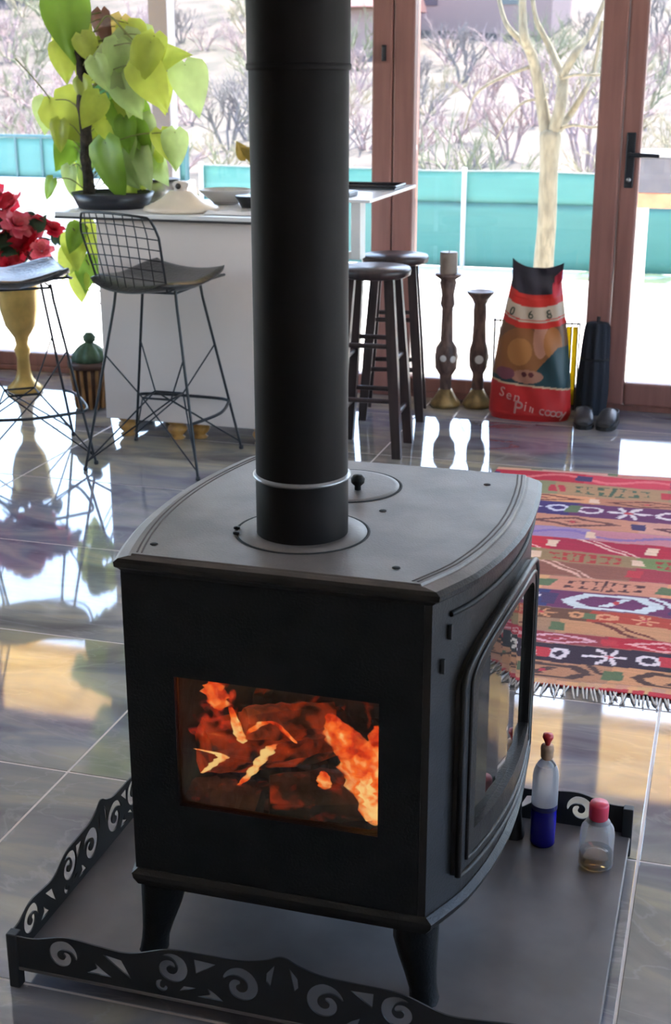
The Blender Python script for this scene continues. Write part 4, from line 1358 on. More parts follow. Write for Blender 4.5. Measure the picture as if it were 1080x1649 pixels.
bw_ = thing('serving_bowl', 'wide pale bowl standing behind the cream dish cover', 'bowl', (-1.815, 3.88, CZ))
MB().lathe([(0.0, 0.0), (0.055, 0.0), (0.060, 0.008), (0.112, 0.050), (0.120, 0.062), (0.115, 0.063), (0.105, 0.052), (0.056, 0.014), (0.0, 0.012)], n=36).build('bowl_body', mat('pale_stoneware', (0.60, 0.55, 0.52), 0.4, vary=0.1), bw_)
MB().lathe([(0.061, 0.0085), (0.0645, 0.012), (0.058, 0.009)], n=36).build('foot_ring', mat('brown_foot', (0.2, 0.15, 0.13), 0.6), bw_)
b2 = thing('black_bowl', 'small black bowl beside the flue pipe on the counter', 'bowl', (-1.640, 3.74, CZ))
MB().lathe([(0.0, 0.0), (0.045, 0.0), (0.070, 0.040), (0.073, 0.048), (0.068, 0.047), (0.044, 0.008), (0.0, 0.007)], n=30).build('bowl_body', M_bowlb, b2)
MB().lathe([(0.0715, 0.046), (0.0755, 0.048), (0.0715, 0.051)], n=30).build('rim', M_bowlb, b2)

# sprig plant half hidden behind the pipe
sg = thing('dark_leaf_plant', 'dark leaved house plant half hidden behind the flue pipe', 'plant', (-1.500, 3.86, CZ))
MB().lathe([(0.05, 0.0), (0.065, 0.09), (0.070, 0.10), (0.062, 0.10), (0.058, 0.08), (0.0, 0.08)], n=24).build('pot', mat('charcoal_pot', (0.03, 0.03, 0.035), 0.5), sg)
DK = leafy('deep_green_leaf', (0.035, 0.075, 0.035), 0.3)
DG = leafy('golden_leaf', (0.24, 0.16, 0.03), 0.3)
def small_leaf(m):
    me_ = leaf_mesh(0).copy(); me_.materials.clear(); me_.materials.append(m); return me_
dkm, dgm = small_leaf(DK), small_leaf(DG)
sgs = MB()
for (dx, dy, dz, L_, ang, m_) in ((-0.115, 0.0, 0.510, 0.070, 160, dkm), (-0.135, 0.02, 0.49, 0.055, 200, dkm), (-0.20, 0.0, 0.225, 0.085, 150, dgm), (-0.235, 0.01, 0.235, 0.085, 120, dgm), (-0.16, 0.01, 0.200, 0.07, 10, dgm),
                                  (-0.06, -0.02, 0.20, 0.10, 150, dkm), (-0.075, -0.02, 0.13, 0.09, 200, dkm), (-0.05, 0.0, 0.17, 0.10, 100, dkm), (0.02, 0, 0.3, 0.1, 60, dkm), (0.165, 0.02, 0.40, 0.085, -60, dkm), (0.05, 0, 0.22, 0.1, 40, dkm), (-0.085, -0.03, 0.07, 0.08, 215, dkm), (0.0, 0.02, 0.42, 0.09, 80, dkm)):
    a = R(ang)
    tip = Vector((math.cos(a), -0.1, math.sin(a))).normalized()
    nrm = Vector((0.2, -1, 0.3)); nrm = (nrm - tip * nrm.dot(tip)).normalized(); sx = tip.cross(nrm)
    base = Vector((dx, dy, dz)) - tip * L_ * .5
    o = link(bpy.data.objects.new('leaf', m_), sg)
    M = Matrix((sx, tip, nrm)).transposed().to_4x4() @ Matrix.Scale(L_, 4); M.translation = base; o.matrix_local = M
    sgs.tube(smoothline([(0, 0, 0.08), (base.x * .4, base.y, 0.08 + (base.z - .08) * .6), base], 4), 0.0022, 5)
so = sgs.build('stems', mat('brown_twig', (0.10, 0.06, 0.03), 0.8), sg); so['kind'] = 'stuff'

# things on the bar table
bt2 = thing('black_tray', 'black rimmed rectangular tray lying on the bar table', 'tray', (-1.215, 4.00, TRZ))
MB().bbox(-0.165, 0.165, -0.09, 0.09, 0.0, 0.006, 0.002).build('tray_base', mat('grey_tray_base', (0.20, 0.21, 0.24), 0.3), bt2)
rim_ = MB()
for (a, b) in (((-0.165, -0.09), (0.165, -0.09)), ((0.165, -0.09), (0.165, 0.09)), ((0.165, 0.09), (-0.165, 0.09)), ((-0.165, 0.09), (-0.165, -0.09))):
    rim_.tube([(a[0], a[1], 0.012), (b[0], b[1], 0.012)], 0.007, 6)
rim_.build('tray_rim', M_bowlb, bt2)
gdl = thing('griddle_pan', 'small black griddle pan near the front of the bar table', 'pan', (-1.215, 3.58, TRZ))
MB().bbox(-0.12, 0.075, -0.07, 0.07, 0.0, 0.020, 0.005).build('pan_body', M_bowlb, gdl)
MB().tube([(-0.12, 0, 0.014), (-0.165, 0.05, 0.022)], 0.008).build('handle', M_bowlb, gdl)

# ---------------------------------------------------------------- flowers in the golden urn, cactus pot
ur = thing('flower_urn', 'golden pedestal urn full of red blooms in the left corner', 'flowers', (-2.99, 4.06, 0))
MB().lathe([(0.085, 0.0), (0.090, 0.018), (0.070, 0.035), (0.046, 0.060), (0.034, 0.10), (0.030, 0.17), (0.042, 0.21), (0.030, 0.235), (0.036, 0.27), (0.075, 0.33), (0.095, 0.41), (0.098, 0.49), (0.110, 0.55), (0.118, 0.56), (0.105, 0.56), (0.090, 0.50), (0.0, 0.48)], n=32).build('urn', M_brass, ur)
rnd = random.Random(8)
Mred = leafy('crimson_petal', (0.62, 0.012, 0.04), 0.4, (0.80, 0.05, 0.09))
Mpink = leafy('pink_red_petal', (0.72, 0.08, 0.13), 0.4, (0.85, 0.22, 0.26))


def bloom(m, seed):
    r2 = random.Random(seed)
    mb = MB()
    for ring, (n_, rad, tilt, L_) in enumerate(((7, 0.3, 0.25, 1.0), (6, 0.2, 0.7, 0.85), (5, 0.1, 1.1, 0.65))):
        for k in range(n_):
            a = 2 * PI * k / n_ + ring * .4 + r2.uniform(-.2, .2)
            d = Vector((math.cos(a) * math.cos(tilt), math.sin(a) * math.cos(tilt), math.sin(tilt)))
            sd = Vector((-math.sin(a), math.cos(a), 0))
            b = Vector((math.cos(a) * rad * .2, math.sin(a) * rad * .2, 0))
            vs = [b - sd * .10, b + sd * .10, b + d * L_ * .55 + sd * .36, b + d * L_ * .55 - sd * .36, b + d * L_ + sd * .2 + Vector((0, 0, -.12)), b + d * L_ - sd * .2 + Vector((0, 0, -.12))]
            mb.add(vs, [(0, 1, 2, 3), (3, 2, 4, 5)], True)
    return mb.mesh('bloom', m)


bl = [bloom(Mred, 1), bloom(Mpink, 2), bloom(Mred, 3)]
for (px, pz, s_) in ((-.055, .94, .085), (-.02, .90, .09), (.03, .92, .07), (.06, .83, .085), (.10, .80, .085), (.14, .82, .08), (-.05, .74, .09), (.00, .70, .085), (.07, .72, .09), (.12, .73, .08), (-.12, .86, .09), (-.15, .76, .09), (.19, .71, .06), (-.1, .66, .09), (.10, .665, .07), (.21, .80, .055), (-.02, .80, .08), (.02, .64, .07)):
    o = link(bpy.data.objects.new('bloom', rnd.choice(bl)), ur)
    o.location = (px, rnd.uniform(-.10, .03), pz)
    o.rotation_euler = (R(55 + rnd.uniform(-25, 25)), rnd.uniform(-.5, .5), rnd.uniform(0, 6))
    o.scale = (s_, s_, s_)
Mdl = leafy('dark_rose_leaf', (0.03, 0.07, 0.035), 0.25)
dl = small_leaf(Mdl)
for i in range(46):
    o = link(bpy.data.objects.new('leaf', dl), ur)
    a = rnd.uniform(0, 2 * PI); rr = rnd.uniform(.05, .23)
    o.location = (rr * math.cos(a), rr * .5 * math.sin(a), rnd.uniform(.58, .92 - rr * .6))
    o.rotation_euler = (rnd.uniform(-.5, 1.4), rnd.uniform(-1, 1), rnd.uniform(0, 6.3))
    s_ = rnd.uniform(.07, .11); o.scale = (s_, s_, s_)
us_ = MB()
for i in range(18):
    a = rnd.uniform(0, 6.3); rr = rnd.uniform(.03, .18)
    us_.tube(smoothline([(0, 0, .5), (rr * .4 * math.cos(a), rr * .3 * math.sin(a), .62), (rr * math.cos(a), rr * .5 * math.sin(a), .74 + rnd.uniform(-.05, .12))], 4), 0.004, 5)
so = us_.build('stems', Mst, ur); so['kind'] = 'stuff'

cp = thing('cactus_pot', 'slatted brown wooden pot with a round green cactus by the counter', 'plant pot', (-2.505, 3.83, 0))
MB().lathe([(0.0, 0.01), (0.068, 0.01), (0.092, 0.215), (0.086, 0.215), (0.080, 0.19), (0.0, 0.19)], n=24).build('pot_body', mat('brown_pot', (0.085, 0.040, 0.022), 0.6, vary=0.3, scale=12), cp)
slm = MB().bbox(-0.008, 0.008, -0.005, 0.005, 0.0, 0.19, 0.002).mesh('slat', mat('golden_brown_slat', (0.30, 0.15, 0.05), 0.5, vary=0.3, scale=12))
for k in range(16):
    a = 2 * PI * k / 16
    o = link(bpy.data.objects.new('slat', slm), cp)
    o.matrix_local = Matrix.Rotation(a, 4, 'Z') @ Matrix.Translation((0, -0.073, 0.006)) @ Matrix.Rotation(R(6.4), 4, 'X')
MB().lathe([(0.092, 0.0), (0.103, 0.004), (0.105, 0.030), (0.095, 0.034), (0.088, 0.030)], (0, 0, 0.196), 28).build('rim', mat('dark_brown_rim', (0.07, 0.03, 0.018), 0.5), cp)
cc = MB()
n = 40; m_ = 12
vs = []; fs = []
for j in range(m_ + 1):
    t_ = j / m_
    for k in range(n):
        a = 2 * PI * k / n
        r_ = 0.080 * math.sin(PI * (0.18 + 0.80 * t_)) ** .8 * (1 + 0.09 * math.cos(10 * a)) if j < m_ else 0.004
        vs.append((r_ * math.cos(a), r_ * math.sin(a), 0.185 + 0.135 * t_))
for j in range(m_):
    for k in range(n):
        l = (k + 1) % n
        fs.append((j * n + k, j * n + l, (j + 1) * n + l, (j + 1) * n + k))
cc.add(vs, fs, True)
cc.lathe([(0.012, 0.0), (0.028, 0.015), (0.030, 0.035), (0.016, 0.052), (0.0, 0.054)], (0.004, 0, 0.308), 16)
cc.build('cactus', mat('cactus_green', (0.055, 0.105, 0.05), 0.6, vary=0.3, scale=20), cp)

# ---------------------------------------------------------------- candlesticks
M_tw = mat('carved_brown_wood', (0.17, 0.105, 0.085), 0.45, vary=0.45, scale=14, stretch=(3, 3, 1))
M_spot = mat('white_spot', (0.85, 0.82, 0.78), 0.15)
def candlestick(loc, label, prof, spots, basecol):
    s = thing('candlestick', label, 'candlestick', loc, 0, 'turned wooden candlesticks')
    MB().lathe(prof, n=28).build('stem', M_tw, s)
    MB().lathe([(0.0, 0.0), (0.066, 0.0), (0.072, 0.010), (0.070, 0.020), (0.056, 0.040), (0.040, 0.066), (0.030, 0.085), (0.0, 0.09)], n=28).build('base', mat('worn_gilt', (0.34, 0.23, 0.09), 0.3, metal=0.3, vary=0.4, scale=14), s)
    for (a, z, r_, w) in spots:
        m2 = MB().lathe([(0.0, 0.004), (w * .7, 0.003), (w, 0.0)], n=12).xf(Matrix.Rotation(a, 4, 'Z') @ Matrix.Translation((0, -r_, z)) @ Matrix.Rotation(R(90), 4, 'X'))
        m2.build('spot', M_spot, s)  # small white discs set on the stem
    return s


candlestick((-0.893, 4.338, 0), 'taller carved wooden candlestick with candle at the window',
            [(0.028, 0.080), (0.026, 0.12), (0.030, 0.15), (0.052, 0.185), (0.055, 0.24), (0.050, 0.285), (0.030, 0.315), (0.028, 0.40), (0.026, 0.47), (0.035, 0.49), (0.030, 0.53), (0.032, 0.55), (0.040, 0.59), (0.036, 0.605), (0.062, 0.622), (0.060, 0.632), (0.030, 0.634), (0.0, 0.634)],
            ((0.55 + 0.28, 0.235, .0545, .017), (-0.35 + 0.28, 0.240, .0545, .016), (1.9, .24, .0545, .017)), 0)
candlestick((-0.745, 4.375, 0), 'shorter carved wooden candlestick without candle beside the bag',
            [(0.028, 0.080), (0.027, 0.16), (0.042, 0.19), (0.046, 0.23), (0.044, 0.28), (0.034, 0.31), (0.030, 0.40), (0.032, 0.46), (0.028, 0.49), (0.040, 0.515), (0.062, 0.540), (0.066, 0.552), (0.058, 0.550), (0.030, 0.540), (0.0, 0.538)],
            ((0.05 + 0.2, 0.235, .0455, .021), (1.9, .24, .0455, .018)), 0)
cd = thing('candle', 'thick beige candle on the taller candlestick', 'candle', (-0.893, 4.338, 0.6342))
MB().lathe([(0.0, 0.0), (0.040, 0.0), (0.041, 0.004), (0.041, 0.092), (0.038, 0.098), (0.0, 0.092)], n=28).build('wax', mat('beige_wax', (0.32, 0.25, 0.20), 0.5, vary=0.15, scale=10), cd)
MB().tube([(0, 0, 0.090), (0.002, 0, 0.106)], 0.0016, 5).build('wick', M_rail, cd)

# ---------------------------------------------------------------- printed bag, wire basket with yellow strips, boots
bag = thing('food_sack', 'red and green printed feed sack standing by the window', 'sack', (-0.472, 4.235, 0))
NB, NZ = 110, 180
def bagpt(side, a, t_):
    """side -1 near, +1 far; a 0..1 across; t height 0..1"""
    w = float(np.interp(t_, [0, .04, .25, .5, .75, .88, 1], [.178, .190, .182, .160, .128, .112, .116]))
    d = float(np.interp(t_, [0, .04, .25, .5, .75, .88, .95, 1], [.078, .090, .088, .072, .048, .026, .010, .006]))
    cx = float(np.interp(t_, [0, 1], [0.0, -0.006]))
    x_ = (a - .5) * 2
    zt = 0.695 + 0.030 * (abs(x_) ** 3) * (1.0 if x_ < 0 else .55) - 0.012 * (1 - x_ * x_)
    p = max(0.0, 1 - abs(x_) ** 2.6) ** .5
    wr = 0.004 * math.sin(x_ * 9 + t_ * 14) * (t_ > .05) + 0.003 * math.sin(t_ * 40 + x_ * 4) * (t_ > .8)
    return (cx + w * x_ + 0.01 * t_ * t_, side * (d * p + 0.002) + wr * p + 0.035 * t_, zt * t_)
bgm = MB()
bgm.grid(lambda a, b: bagpt(-1, a, b), NB, NZ)
nfront = len(bgm.v)
bgm.grid(lambda a, b: bagpt(1, 1 - a, b), NB, NZ)
bgm.add([bagpt(-1, i / NB, 0) for i in range(NB + 1)] + [bagpt(1, i / NB, 0) for i in range(NB + 1)], [(i, NB + 1 + i, NB + 2 + i, i + 1) for i in range(NB)])
bo = bgm.build('sack_body', attr_mat('printed_plastic', 0.35), bag)
A, T = np.meshgrid(np.linspace(0, 1, NB + 1), np.linspace(0, 1, NZ + 1))
X = (A - .5) * 2
pc = np.zeros(A.shape + (3,))
def setc(m, c): pc[m] = s2l(c)
setc(T >= 0, (58, 62, 66))
setc(T < .62, (118, 82, 58))
food = ((X + .25) / .75) ** 2 + ((T - .42) / .20) ** 2 < 1
setc(food, (146, 92, 52))
setc((((X + .3) / .35) ** 2 + ((T - .46) / .09) ** 2 < 1), (178, 118, 66))
setc((((X - .28) / .22) ** 2 + ((T - .55) / .13) ** 2 < 1), (190, 132, 108))
setc((((X - .62) / .25) ** 2 + ((T - .52) / .10) ** 2 < 1), (176, 112, 60))
tealm = (T < .285) | ((X > .05) & (T < .285 + .20 * np.clip((X - .05) / .7, 0, 1) ** .8))
setc(tealm, (30, 62, 66))
setc((((X + .05) / .42) ** 2 + ((T - .30) / .045) ** 2 < 1), (170, 118, 96))
setc((((X + .62) / .25) ** 2 + ((T - .31) / .04) ** 2 < 1), (120, 66, 78))
for cx_ in (-.12, .06): setc((((X - cx_) / .07) ** 2 + ((T - .315) / .017) ** 2 < 1), (96, 38, 42))
redtop = .235 - .012 * X - .022 * np.clip(X, 0, 1) ** 2
setc(T < redtop + .012, (206, 176, 140))
setc(T < redtop, (196, 44, 44))
sag = .012 * (1 - X * X)
setc((T > .625 - sag) & (T < .84 - sag), (208, 44, 36))
setc((T > .665 - sag) & (T < .765 - sag), (206, 184, 160))
setc((T > .675 - sag) & (T < .682 - sag), (208, 44, 36))
setc(T > .84 - sag, (46, 42, 52))
setc((T > .80) & (T < .90) & (X > .66), (208, 52, 66))
bc = np.concatenate([pc.reshape(-1, 3), np.tile(s2l((60, 62, 64)), (len(bgm.v) - nfront, 1))], 0)
at = bo.data.color_attributes.new('print', 'FLOAT_COLOR', 'POINT')
at.data.foreach_set('color', np.concatenate([bc, np.ones((len(bc), 1))], 1).astype(np.float32).ravel())
# lettering follows the near face
def bag_text(name, body, size, a, t_, m, rot=0.0):
    p = Vector(bagpt(-1, a, t_)); px = Vector(bagpt(-1, min(1, a + .03), t_)) - Vector(bagpt(-1, max(0, a - .03), t_)); pz = Vector(bagpt(-1, a, t_ + .02)) - Vector(bagpt(-1, a, max(0, t_ - .02)))
    px.normalize(); pz.normalize()
    nn = px.cross(pz).normalized(); pz = nn.cross(px)
    M = Matrix((px, pz, nn)).transposed().to_4x4(); M.translation = p + nn * 0.0035
    return text_obj(name, body, size, M @ Matrix.Rotation(rot, 4, 'Z'), m, bag, 0.0012)
M_let = mat('faded_white_print', (0.62, 0.34, 0.30), 0.5)
M_letd = mat('dark_green_print', (0.045, 0.06, 0.035), 0.5)
for word, size, a, t_, da, dt in (('Sen', 0.064, .14, .158, .092, -.012), ('P', .092, .33, .055, .1, 0), ('iricoooy', 0.064, .455, .072, .062, -.0055)):
    for k_, ch in enumerate(word):
        bag_text('letter', ch, size, a + da * k_ * (.75 if ch == 'i' and k_ else 1), t_ + dt * k_, M_let, R(-8))
for a, ch in ((.13, '0'), (.45, '6'), (.76, '8')):
    bag_text('numeral', ch, 0.056, a - .04, .678, M_letd)
rb = MB()
rb.grid(lambda a, b: (0.085 + 0.035 * a, 0.012 + 0.01 * math.sin(a * 5), 0.600 + 0.035 * a + 0.05 * b), 6, 4)
rbo = rb.build('ribbon_tab', mat('red_tab', (0.60, 0.03, 0.07), 0.5), bag); solid(rbo, 0.003)

bs = thing('wire_rack', 'low black wire rack with yellow strips behind the feed sack', 'rack', (-0.488, 4.428, 0))
wr_ = MB()
wr_.tube([(-0.20, 0, 0.41), (0.20, 0, 0.41)], 0.0045, 6); wr_.tube([(-0.20, 0, 0.02), (0.20, 0, 0.02)], 0.0045, 6)
for k in range(15):
    x = -0.196 + 0.028 * k
    wr_.tube([(x, 0, 0.0), (x, 0, 0.425)], 0.0032, 5)
wr_.tube([(-0.20, 0.045, 0.0), (-0.20, 0.045, 0.41), (-0.20, 0, 0.41)], 0.004, 5); wr_.tube([(0.20, 0.045, 0.0), (0.20, 0.045, 0.41), (0.20, 0, 0.41)], 0.004, 5)
wr_.build('wire_frame', M_wire, bs)
Myel = mat('bright_yellow_strip', (0.82, 0.66, 0.03), 0.5)
ym = MB().bbox(-0.0105, 0.0105, 0.008, 0.014, 0.02, 0.395, 0.002).mesh('strip', leafy('yellow_plastic', (0.80, 0.62, 0.03), 0.5))
for k in range(9, 14):
    o = link(bpy.data.objects.new('strip', ym), bs); o.location = (-0.182 + 0.028 * k, 0, 0)

M_rub = mat('navy_cloth', (0.016, 0.020, 0.032), 0.8)
M_sole = mat('black_sole', (0.01, 0.01, 0.012), 0.6)
M_toe = mat('dark_grey_leather', (0.035, 0.032, 0.036), 0.4, vary=0.3, scale=25)


def shoe(loc, rz, label):
    """low clog, toe towards -y"""
    s = thing('shoe', label, 'shoe', loc, rz, 'pair of dark shoes')
    fo = MB()
    vs = []; fs = []; n = 20
    secs = [(-0.152, .022, .010, .020), (-0.146, .038, .0, .030), (-0.12, .048, .0, .042), (-0.07, .049, .0, .056), (-0.03, .046, .0, .066), (0.0, .044, .0, .068), (0.004, .038, .0, .060), (-0.03, .034, 0.0, .030)]
    for y_, w, hc, h in secs:
        for k in range(n):
            a = 2 * PI * k / n
            vs.append((w * math.cos(a), y_, 0.016 + max(0.0, h * .5 + h * .5 * math.sin(a))))
    for i in range(len(secs) - 1):
        for k in range(n):
            l = (k + 1) % n
            fs.append((i * n + k, i * n + l, (i + 1) * n + l, (i + 1) * n + k))
    fo.add(vs, fs, True); fo.add(vs[:n], [list(range(n))]); fo.add(vs[-n:], [list(range(n))[::-1]])
    fo.build('upper', M_toe, s)
    hl_ = MB()
    arc = [(0.043 * math.cos(a), 0.045 + 0.055 * math.sin(a)) for a in [PI * k / 14 for k in range(15)]]
    arc = [(0.043, -0.01)] + arc + [(-0.043, -0.01)]
    inn = [(x * .88, y_ * .93) for x, y_ in arc]
    m_ = len(arc)
    vv = [(x, y_, 0.016) for x, y_ in arc] + [(x * .97, y_, 0.062) for x, y_ in arc] + [(x, y_, 0.062) for x, y_ in inn] + [(x, y_, 0.02) for x, y_ in inn]
    hl_.add(vv, [(q * m_ + k, q * m_ + k + 1, (q + 1) * m_ + k + 1, (q + 1) * m_ + k) for q in range(3) for k in range(m_ - 1)], True)
    hl_.build('heel_counter', M_toe, s)
    so_ = MB()
    ol = [(0.5 * x, y_) for x, y_ in ((0.03, -0.164), (0.080, -0.146), (0.102, -0.10), (0.096, -0.02), (0.090, 0.05), (0.060, 0.098), (0.02, 0.106))]
    so_.prism(ol + [(-x, y_) for x, y_ in ol[::-1]], 0.0, 0.018)
    so_.build('sole', M_sole, s)
    s.scale = (0.9, 0.88, 0.9)
    return s


shoe((-0.218, 4.205, 0), R(6), 'left one of the pair of dark shoes by the door frame')
shoe((-0.104, 4.205, 0), R(-4), 'right one of the pair of dark shoes, in front of the door')
bn = thing('folded_parasol', 'folded navy cloth parasol leaning on the door frame behind the shoes', 'parasol', (-0.210, 4.385, 0))
fb = MB()
vs = []; fs = []
lv_ = [(0.0, .060), (0.03, .066), (0.10, .069), (0.18, .067), (0.27, .062), (0.36, .057), (0.41, .053), (0.425, .048), (0.43, .030)]
for z, r_ in lv_:
    for k in range(36):
        a = 2 * PI * k / 36
        rr = r_ * (1 + 0.13 * math.cos(9 * a + z * 4))
        vs.append((rr * 1.0 * math.cos(a) + 0.03 * z, rr * .80 * math.sin(a) + 0.03 * z, z))
for i in range(len(lv_) - 1):
    for k in range(36):
        l = (k + 1) % 36
        fs.append((i * 36 + k, i * 36 + l, (i + 1) * 36 + l, (i + 1) * 36 + k))
fb.add(vs, fs, True); fb.add(vs[:36], [list(range(36))[::-1]]); fb.add(vs[-36:], [list(range(36))])
fb.build('cloth', M_rub, bn)
MB().tube([(0.035 * math.cos(2 * PI * k / 24) * 1.8 + .008, 0.035 * math.sin(2 * PI * k / 24) * 1.5 + .008, 0.26) for k in range(24)], 0.006, 6, closed=True).build('tie_band', M_sole, bn)
MB().tube([(0.0125, 0.0125, 0.425), (0.014, 0.014, 0.455)], 0.008, 8).build('tip', M_sole, bn)

# ---------------------------------------------------------------- outside: fence, gate, post, tree, barbecue, houses, shrubs


def netting(name, c, thru):
    m = bpy.data.materials.new(name)
    m.use_nodes = True
    N = m.node_tree.nodes; K = m.node_tree.links
    N.clear()
    o = N.new('ShaderNodeOutputMaterial'); d = N.new('ShaderNodeBsdfDiffuse'); t_ = N.new('ShaderNodeBsdfTranslucent'); x_ = N.new('ShaderNodeMixShader')
    tc = N.new('ShaderNodeTexCoord'); nz = N.new('ShaderNodeTexNoise'); nz.inputs['Scale'].default_value = 3
    mp = N.new('ShaderNodeMapping'); mp.inputs['Scale'].default_value = (0.4, 1, 6)
    rp = N.new('ShaderNodeValToRGB')
    rp.color_ramp.elements[0].color = (*[k * .86 for k in c], 1); rp.color_ramp.elements[1].color = (*c, 1)
    K.new(tc.outputs['Object'], mp.inputs[0]); K.new(mp.outputs[0], nz.inputs['Vector']); K.new(nz.outputs['Fac'], rp.inputs[0])
    K.new(rp.outputs[0], d.inputs[0]); K.new(rp.outputs[0], t_.inputs[0])
    x_.inputs[0].default_value = thru
    K.new(d.outputs[0], x_.inputs[1]); K.new(t_.outputs[0], x_.inputs[2]); K.new(x_.outputs[0], o.inputs[0])
    return m


M_net1 = netting('pale_aqua_netting', (0.15, 0.33, 0.31), 0.5)
M_net2 = netting('teal_netting', (0.135, 0.29, 0.275), 0.5)
M_fpost = mat('galvanised_post', (0.55, 0.56, 0.58), 0.5, metal=0.3)
fe = thing('fence', 'low fence covered with teal netting along the yard', 'fence', (-1.0, 10.0, GZ))
FX0, FX1 = -3.40, 7.0
net = MB()
net.grid(lambda a, b: (FX0 + (FX1 - FX0) * a, 0.012 * math.sin(a * 90) * math.sin(PI * b), 0.555 + 0.275 * b - 0.010 * math.sin(a * PI * 7) ** 2 * b), 120, 4)
solid(net.build('upper_netting', M_net1, fe), 0.004)
net = MB()
net.grid(lambda a, b: (FX0 + (FX1 - FX0) * a, -0.02 + 0.014 * math.sin(a * 70 + 1) * math.sin(PI * b), 0.005 + 0.555 * b), 120, 6)
solid(net.build('lower_netting', M_net2, fe), 0.004)
MB().tube([(FX0 + (FX1 - FX0) * k / 80, -0.005, 0.835 - 0.010 * math.sin(k / 80 * PI * 7) ** 2) for k in range(81)], 0.007, 6).build('top_wire', mat('grey_wire', (0.16, 0.2, 0.2), 0.6), fe)
pm = MB().tube([(0, 0.02, 0), (0, 0.02, 0.86)], 0.022, 10).mesh('post', M_fpost)
for x in (FX0, -2.2, -0.94, 0.30, 1.42, 2.8, 4.4, 6.0):
    o = link(bpy.data.objects.new('post', pm), fe); o.location = (x, -0.05, 0)

M_netg = netting('gate_aqua_netting', (0.165, 0.325, 0.32), 0.5)
gt = thing('panel_fence', 'aqua panel fence with dark uprights on a white plinth left of the pothos', 'fence', (-6.6, 9.9, GZ))
GW, GH, GB = 2.10, 1.075, 0.70
M_gf = mat('teal_grey_steel', (0.035, 0.10, 0.11), 0.5)
MB().bbox(-0.03, GW + 0.03, -0.06, 0.10, 0.0, GB, 0.01).build('plinth', M_white, gt)
gp_ = MB(); gp_.grid(lambda a, b: (GW * a, 0.012 * math.sin(a * 20), GB + (GH - GB - .02) * b), 30, 4)
solid(gp_.build('panel', M_netg, gt), 0.004)
MB().tube([(0, -0.02, GH), (GW, -0.02, GH)], 0.016, 8).build('rail', M_gf, gt)
for x in (0.0, 0.36, 0.63, 0.90, 1.17, 1.45, 1.72, 2.02, GW):
    MB().tube([(x, -0.02, GB - 0.01), (x, -0.02, GH)], 0.015 if x not in (0, GW) else 0.022, 8).build('upright', M_gf, gt)

tag(MB().bbox(-3.002, -2.885, 5.78, 5.90, GZ, 2.435, 0.006).build('column_porch', mat('grey_painted_post', (0.15, 0.15, 0.17), 0.6, vary=0.08, scale=4)), kind='structure')
for c_ in [o for o in bpy.data.objects if o.name == 'column_porch']:
    c_.name = 'trim_6'

# bare tree in the yard
M_bark = mat('pale_bark', (0.17, 0.145, 0.095), 0.95, vary=0.25, scale=8, stretch=(4, 4, 1), bump=0.6, bscale=20)
tree = thing('bare_tree', 'bare pale barked tree standing before the fence', 'tree', (-1.08, 9.0, GZ))
def rel(pts): return [Vector(p) - Vector((-1.08, 9.0, GZ)) for p in pts]
tk = MB()
tk.tube(smoothline(rel([(-1.08, 9, GZ), (-1.085, 9.0, .1), (-1.075, 9, .39), (-1.08, 9, .72), (-1.08, 9, .95), (-1.08, 9.0, 1.10)]), 4), [0.105, .09, .082, .08, .08, .078, .077, .076, .075, .074, .074, .073, .073, .072, .072, .075, .078, .082, .085, .085, .06], 14)
tk.build('trunk', M_bark, tree)
def limb(pts, r0, r1, seed):
    rnd = random.Random(seed)
    P = [Vector((x, 9.0 + (rnd.uniform(-.10, .10) * min(1, i)) + .04 * i * (-1) ** seed, z)) for i, (x, _, z) in enumerate(pts)]
    L_ = smoothline(rel(P), 4)
    n_ = len(L_)
    MB().tube(L_, [r0 + (r1 - r0) * i / (n_ - 1) for i in range(n_)], 8).build('branch', M_bark, tree)
limb([(-1.10, 9.0, 1.02), (-1.16, 9.0, 1.28), (-1.23, 9.0, 1.6), (-1.29, 9.0, 1.78), (-1.31, 9.0, 1.96), (-1.34, 9.0, 2.5)], .055, .022, 1)
limb([(-1.24, 9.0, 1.62), (-1.34, 9.0, 1.74), (-1.42, 9.0, 1.83), (-1.5, 9.0, 1.96), (-1.62, 9.0, 2.3)], .030, .014, 2)
limb([(-1.07, 9.0, 1.04), (-1.01, 9.0, 1.28), (-1.01, 9.0, 1.54)], .050, .042, 4)
limb([(-1.01, 9.0, 1.50), (-0.91, 9.0, 1.67), (-0.84, 9.0, 1.78), (-0.77, 9.0, 1.93), (-0.6, 9.0, 2.4)], .036, .014, 4)
limb([(-1.01, 9.0, 1.50), (-1.12, 9.0, 1.69), (-1.2, 9.0, 1.83), (-1.26, 9.0, 1.98), (-1.36, 9.0, 2.5)], .030, .012, 6)
limb([(-1.05, 9.0, 1.06), (-0.95, 9.0, 1.22), (-0.84, 9.0, 1.38), (-0.79, 9.0, 1.56), (-0.74, 9, 1.9)], .034, .012, 8)
limb([(-1.22, 9.0, 1.58), (-1.42, 9.0, 1.51), (-1.59, 9.0, 1.42), (-1.68, 9.0, 1.33), (-1.74, 9.0, 1.10)], .016, .006, 3)
limb([(-1.12, 9.0, 1.33), (-1.29, 9.0, 1.31), (-1.41, 9.0, 1.19), (-1.5, 9, 1.02)], .013, .005, 5)
limb([(-1.01, 9.0, 1.48), (-0.89, 9.0, 1.51), (-0.70, 9.0, 1.51), (-.5, 9, 1.58)], .016, .006, 7)
limb([(-1.04, 9.0, 1.10), (-0.9, 9.0, 1.14), (-0.73, 9.0, 1.13), (-.5, 9, 1.18)], .016, .006, 9)
limb([(-1.70, 9.0, 1.33), (-1.60, 9.0, 1.43), (-1.52, 9, 1.56)], .007, .003, 11)

